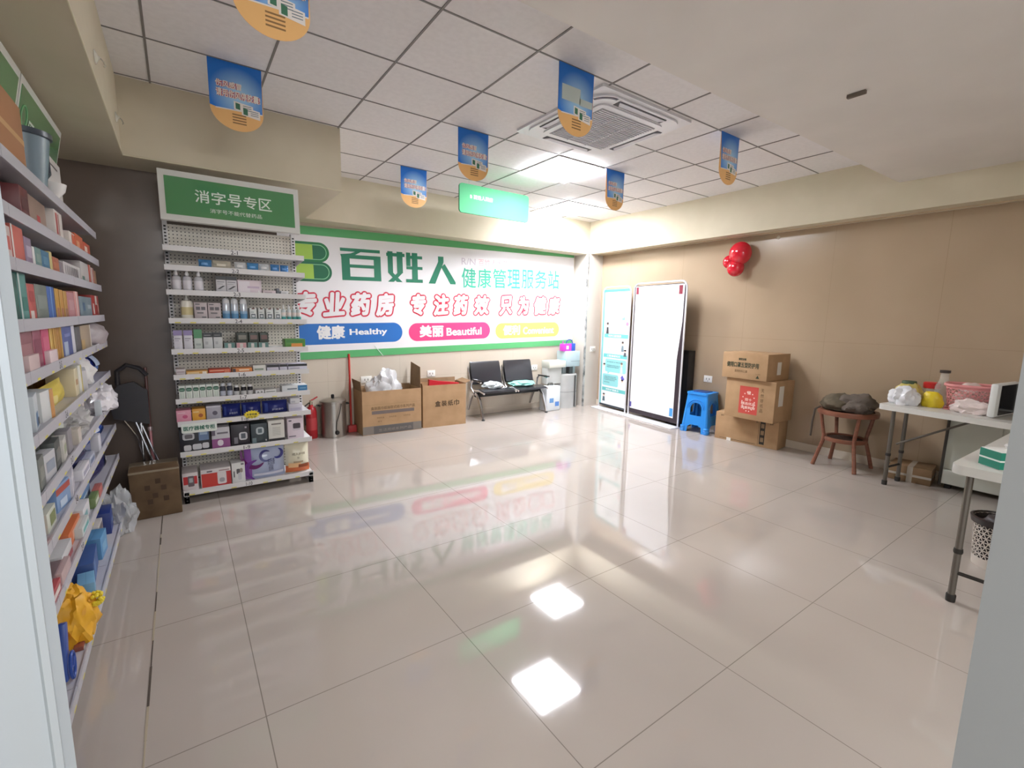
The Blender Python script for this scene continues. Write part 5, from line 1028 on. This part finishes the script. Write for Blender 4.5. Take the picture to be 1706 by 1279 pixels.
# ------------------------------------------------------------------ balloons
t = thing('balloon_bunch', 'three red balloons tied together high on the right wall', 'balloons', (5.50, 3.15, 2.13))
BAL = mt((206, 26, 48), .12, coat=.5)
for (y, z, r) in ((-.055, .09, .128), (.075, .0, .075), (-.01, -.075, .098)):
    mb = MB().ball((0, y, z), r, BAL, sub=4, sc_=(.9, 1, 1.06)); d = Vector((0, -y, -z)).normalized()
    mb.ball(Vector((0, y, z)) + d * r * 1.05, .010, BAL, sub=2); mb.build('balloon', t)
MB().tube([(.0, -.02, -.02), (.02, -.03, -.06), (.03, -.05, -.12)], .002, mt((226, 200, 200), .5), n=5).build('string', t)
hook_t = tag(MB().lathe([(.022, 0), (.02, .004), (.006, .012), (0, .014)], mt((236, 226, 206), .1, alpha=.8), Matrix.Rotation(-math.pi / 2, 4, 'Y'), 14).build('suction_hook', loc=(XW, 2.73, 2.37)), 'clear suction hook on the right wall beside the balloons', 'hook')
# ------------------------------------------------------------------ round side table with jacket
t = thing('side_table', 'round brown wood rimmed side table with a lower shelf', 'table', (5.33, 1.76, 0))
WD = noisy('brown_wood', (118, 74, 56), (136, 86, 66), 6, .4, .4, stretch=(1, 1, 6)); WK = noisy('woven_top', (60, 46, 40), (86, 66, 56), 60, .7, .3)
def ring(r0, r1, z0, z1): return [(r0, z0), (r1, z0), (r1 + .004, (z0 + z1) / 2), (r1, z1), (r0, z1), (r0, z0)]
MB().lathe(ring(.215, .25, .530, .575), WD, n=40).build('top_rim', t); MB().lathe([(.0, .548), (.216, .548), (.216, .56), (0, .56)], WK, n=40).build('woven_top', t)
MB().lathe(ring(.155, .185, .265, .30), WD, n=40).build('shelf_rim', t); MB().lathe([(0, .275), (.157, .275), (.157, .285), (0, .285)], WK, n=40).build('woven_shelf', t)
for k in range(4):
    a = math.radians(222 + 90 * k); c, s = math.cos(a), math.sin(a)
    MB().tube([(r * c, r * s, z) for r, z in ((.232, .535), (.215, .44), (.188, .31), (.190, .26), (.23, .12), (.262, .0))], [.017, .017, .017, .017, .018, .019], WD, n=8).build('leg', t)
t = thing('jacket', 'folded olive grey jacket lying on the round side table', 'jacket', (5.31, 1.76, .576))
JK = noisy('jacket_cloth', (84, 76, 62), (112, 102, 86), 8, .85, .2)
mb = MB().crumple((.0, .07, 0), (.155, .15, .10), JK, 71, .22, 1.8); mb.build('body', t)
mb = MB().crumple((-.02, -.09, 0), (.155, .145, .11), mt((92, 82, 74), .85), 74, .3, 1.8); mb.build('sleeve', t)
MB().tube([(-.17, .17, .03), (-.215, .20, .0), (-.235, .205, -.12), (-.245, .205, -.27)], .009, mt((70, 58, 48), .7), n=6).build('strap', t)
# ------------------------------------------------------------------ white folding tables
TW = mt((206, 204, 198), .4); TL_ = mt((110, 104, 96), .35, .5); FOOT = mt((40, 36, 32), .6)
def folding_table(label, loc, rz, ln, dp, legs, ht=.74, ins=(.06, .06), bz_=.16, bl=.42):
    """local x along the length, y across; corner at the origin"""
    t = thing('folding_table', label, 'table', loc, rz)
    MB().prism(rrect(0, 0, ln, dp, .05), ht - .045, ht, TW).build('table_top', t)
    for x in legs:
        for y in (ins[0], dp - ins[1]):
            MB().tube([(x, y, ht - .045), (x, y, .32), (x, y, .02)], .0155, TL_, n=10).build('leg', t)
            MB().lathe([(.020, 0), (.021, .035), (.018, .04)], FOOT, Matrix.Translation((x, y, 0)), 12).build('foot_cap', t)
            MB().lathe([(.018, .265), (.020, .275), (.018, .29)], FOOT, Matrix.Translation((x, y, 0)), 12).build('leg_collar', t)
        MB().tube([(x, ins[0], .16), (x, dp - ins[1], .16)], .010, FOOT, n=8).build('crossbar', t)
        MB().tube([(x, dp / 2, bz_), (x + (bl if x < ln / 2 else -bl), dp / 2, ht - .05)], .009, TL_, n=8).build('brace', t)
    return t
# along the right wall: front edge runs toward the viewer
folding_table('white folding table along the right wall holding kitchen things', (4.885, 1.405, 0), math.radians(-99), 1.35, .60, (.05, 1.25), ins=(.18, .20), bz_=.36, bl=.52)
def at1(x, y): return x, y
t = thing('plastic_bag', 'white plastic bag at the near corner of the wall side folding table', 'bag', (5.05, 1.27, .74))
MB().crumple((0, 0, 0), (.085, .10, .10), mt((224, 224, 228), .25), 81, .3, 2.4).build('bag', t)
t = thing('vegetable_bag', 'yellow green bag with a dark lid behind the white plastic bag', 'bag', (5.26, 1.30, .74))
MB().crumple((0, 0, 0), (.10, .095, .11), mt((206, 190, 110), .4), 84, .25, 2.2).build('bag', t)
MB().lathe([(.05, .16), (.055, .165), (.05, .185), (0, .187)], mt((56, 78, 52), .5), n=16).build('lid', t)
t = thing('jar', 'clear jar with a red lid on the wall side folding table', 'jar', (5.33, 1.16, .74))
GL = mt((214, 214, 206), .08, alpha=.35)
MB().lathe([(.055, 0), (.058, .01), (.058, .12), (.05, .14)], GL, n=20).build('glass', t); MB().lathe([(.060, .135), (.060, .18), (.052, .186), (0, .186)], mt((196, 40, 40), .35), n=20).build('lid', t)
t = thing('glass_bottle', 'clear glass bottle with a dark cap beside the pink basket', 'bottle', (5.27, 1.075, .74))
MB().lathe([(.05, 0), (.054, .01), (.054, .16), (.030, .22), (.028, .285)], GL, n=20).build('glass', t); MB().lathe([(.036, .28), (.036, .302), (0, .304)], mt((52, 44, 38), .5), n=16).build('cap', t)
t = thing('pouch', 'crumpled yellow pouch in front of the glass bottle', 'pouch', (5.10, 1.095, .74))
MB().crumple((0, 0, 0), (.055, .07, .085), mt((222, 196, 44), .4), 88, .18, 1.8).build('pouch', t)
def basket(mat, r0, r1, ht, n, rows, rect=None):
    bm = bmesh.new(); rings = []
    for j in range(rows + 1):
        f = j / rows; rg = []
        for i in range(n):
            a = 2 * math.pi * (i + .5 * (j % 2)) / n; r = r0 + (r1 - r0) * f
            x, y = math.cos(a) * r, math.sin(a) * r
            if rect:
                k = 1 / max(abs(math.cos(a)) ** 4 + abs(math.sin(a)) ** 4, .2) ** .25; x, y = x * k * rect[0], y * k * rect[1]
            rg.append(bm.verts.new((x, y, ht * f)))
        rings.append(rg)
    for j in range(rows):
        for i in range(n):
            q = (i + 1) % n
            if j % 2 == 0: bm.faces.new((rings[j][i], rings[j][q], rings[j + 1][i])); bm.faces.new((rings[j][q], rings[j + 1][q], rings[j + 1][i]))
            else: bm.faces.new((rings[j][i], rings[j + 1][q], rings[j + 1][i])); bm.faces.new((rings[j][i], rings[j][q], rings[j + 1][q]))
    bmesh.ops.dissolve_limit(bm, angle_limit=0.0001, verts=[], edges=[])
    faces = [f for f in bm.faces if min(v.co.z for v in f.verts) > ht * .1 and max(v.co.z for v in f.verts) < ht * .93]
    r = bmesh.ops.inset_individual(bm, faces=faces, thickness=ht / rows * .17)
    bmesh.ops.delete(bm, geom=faces, context='FACES_ONLY')
    r = bmesh.ops.solidify(bm, geom=bm.faces[:], thickness=.003)
    return bm
PK = mt((226, 150, 150), .4)
t = thing('plastic_basket', 'pink plastic basket with small holes on the wall side folding table', 'basket', (5.20, .885, .74), math.radians(8))
MB().bm(basket(PK, .13, .155, .20, 30, 8, (.82, 1.0)), PK).build('wall', t)
MB().prism(rrect(-.125, -.15, .125, .15, .04), .0, .006, PK).build('bottom', t)
MB().tube([((lambda k: math.cos(a) * .157 * k * .82)(1 / (abs(math.cos(a)) ** 4 + abs(math.sin(a)) ** 4) ** .25), (lambda k: math.sin(a) * .157 * k)(1 / (abs(math.cos(a)) ** 4 + abs(math.sin(a)) ** 4) ** .25), .20) for a in [6.2832 * q / 36 for q in range(36)]], .012, PK, n=8, closed=True).build('rim', t)
t = thing('paper_stack', 'pale paper packs filling the pink plastic basket', 'paper', (5.20, .885, .75))
MB().crumple((0, 0, .0), (.085, .11, .13), mt((226, 206, 200), .6), 91, .15, 1.6).build('paper', t)
t = thing('tissue_pack', 'opened pinkish tissue pack in front of the pink basket', 'tissue pack', (5.005, .83, .74))
MB().crumple((0, 0, 0), (.06, .12, .065), mt((226, 210, 206), .4), 94, .4, 2.6).build('pack', t)
# microwave with its door open
t = thing('microwave_oven', 'white microwave oven with its black door swung open', 'microwave', (5.285, .63, .74), math.radians(-8))
MWM = mt((222, 224, 222), .35)
MB().box((.0, -.47, .012), (.31, -.002, .262), MWM, bev=.008).build('body', t)
MB().box((-.004, -.34, .03), (.0, -.03, .245), mt((40, 38, 38), .5)).build('cavity', t)
MB().box((-.004, -.46, .03), (.0, -.36, .245), mt((190, 190, 188), .4)).build('control_panel', t)
mb = MB().box((-.42, .0, .008), (-.005, .045, .258), MWM, bev=.012); o = mb.build('door', t)
MB().box((-.365, -.004, .022), (-.02, .001, .245), mt((26, 24, 28), .15)).build('door_window', o)
for x in (.03, .28):
    for y in (-.44, -.04): MB().lathe([(.012, 0), (.012, .014)], BLACK, Matrix.Translation((x, y, 0)), 10).build('foot', t)
# cabinet and box under the table
t = thing('storage_cabinet', 'pale green white low cabinet under the wall side folding table', 'cabinet', (5.38, .10, 0))
CB = mt((196, 200, 188), .45)
MB().box((.03, 0, .17), (.22, .93, .66), CB, bev=.004).build('body', t)
MB().box((.0, 0, .045), (.22, .93, .17), mt((214, 216, 206), .4), bev=.004).build('plinth', t)
MB().box((.024, .60, .175), (.03, .92, .655), mt((204, 206, 194), .4)).build('door', t); MB().box((.024, .28, .175), (.03, .59, .655), mt((204, 206, 194), .4)).build('door', t)
MB().tube([(.005, .925, .69), (.0, .93, .03)], .011, mt((60, 54, 48), .5), n=8).build('edge_bar', t)
for y in (.05, .88):
    MB().box((.03, y - .02, 0), (.07, y + .02, .046), BLACK).build('foot', t)
t = thing('cardboard_box', 'flat brown box with clear tape on the floor under the folding table', 'box', (5.335, 1.075, 0), math.radians(6))
MB().box((0, 0, 0), (.27, .30, .145), CARDD, bev=.004).build('carton', t)
mb = MB().box((-.001, .13, .0), (.271, .17, .146), mt((206, 196, 182), .2, alpha=.8)); mb.box((-.0015, -.001, .055), (.2715, .301, .075), mt((206, 196, 182), .2, alpha=.8)); mb.build('tape', t)
MB().quad(.02, .10, .16, .13, mt((196, 90, 80), .6), 0, Matrix.Translation((0, .3008, 0)) @ Matrix.Rotation(math.pi, 4, 'Z') @ Matrix.Translation((-.2, 0, 0))).build('red_label', t)
t = folding_table('white folding table end sticking out at the right edge beside the doorway', (3.085, .565, 0), math.radians(-1.5), 1.5, .62, (.10, 1.35))
t.location = (3.07, -.06, 0)
t = thing('tissue_box', 'white and teal tissue box on the nearer folding table', 'tissue box', (3.141, .398, .74), math.radians(-41))
MB().box((.0, 0, 0), (.22, .11, .09), mt((226, 226, 222), .4), bev=.003).build('box', t)
MB().box((-.0012, -.001, .004), (.03, .111, .086), mt((24, 128, 106), .4)).build('teal_end', t)
MB().box((-.0018, -.0016, .040), (.031, .1116, .048), mt((230, 236, 230), .4)).build('white_stripe', t)
MB().crumple((.12, .055, .085), (.05, .03, .03), mt((236, 236, 234), .6), 97, .4, 2.4).build('tissue', t)
t = thing('waste_basket', 'white perforated waste basket with a dark liner under the nearer table', 'waste basket', (3.88, .44, 0))
WB = mt((212, 202, 192), .4)
MB().bm(basket(WB, .105, .125, .29, 26, 11), WB).build('wall', t)
MB().lathe([(.0, .0), (.105, .0), (.105, .006), (0, .006)], WB, n=26).build('bottom', t)
MB().lathe([(.10, .012), (.121, .285), (.128, .30), (.140, .295), (.134, .262)], mt((44, 36, 38), .35), n=26).build('liner', t)
MB().crumple((-.01, 0, .19), (.09, .09, .08), mt((56, 48, 50), .5), 99, .25, 2).build('rubbish', t)
MB().box((-.03, -.09, .265), (.06, .0, .27), mt((110, 160, 214), .4), Matrix.Rotation(math.radians(15), 4, 'Y')).build('blue_paper', t)
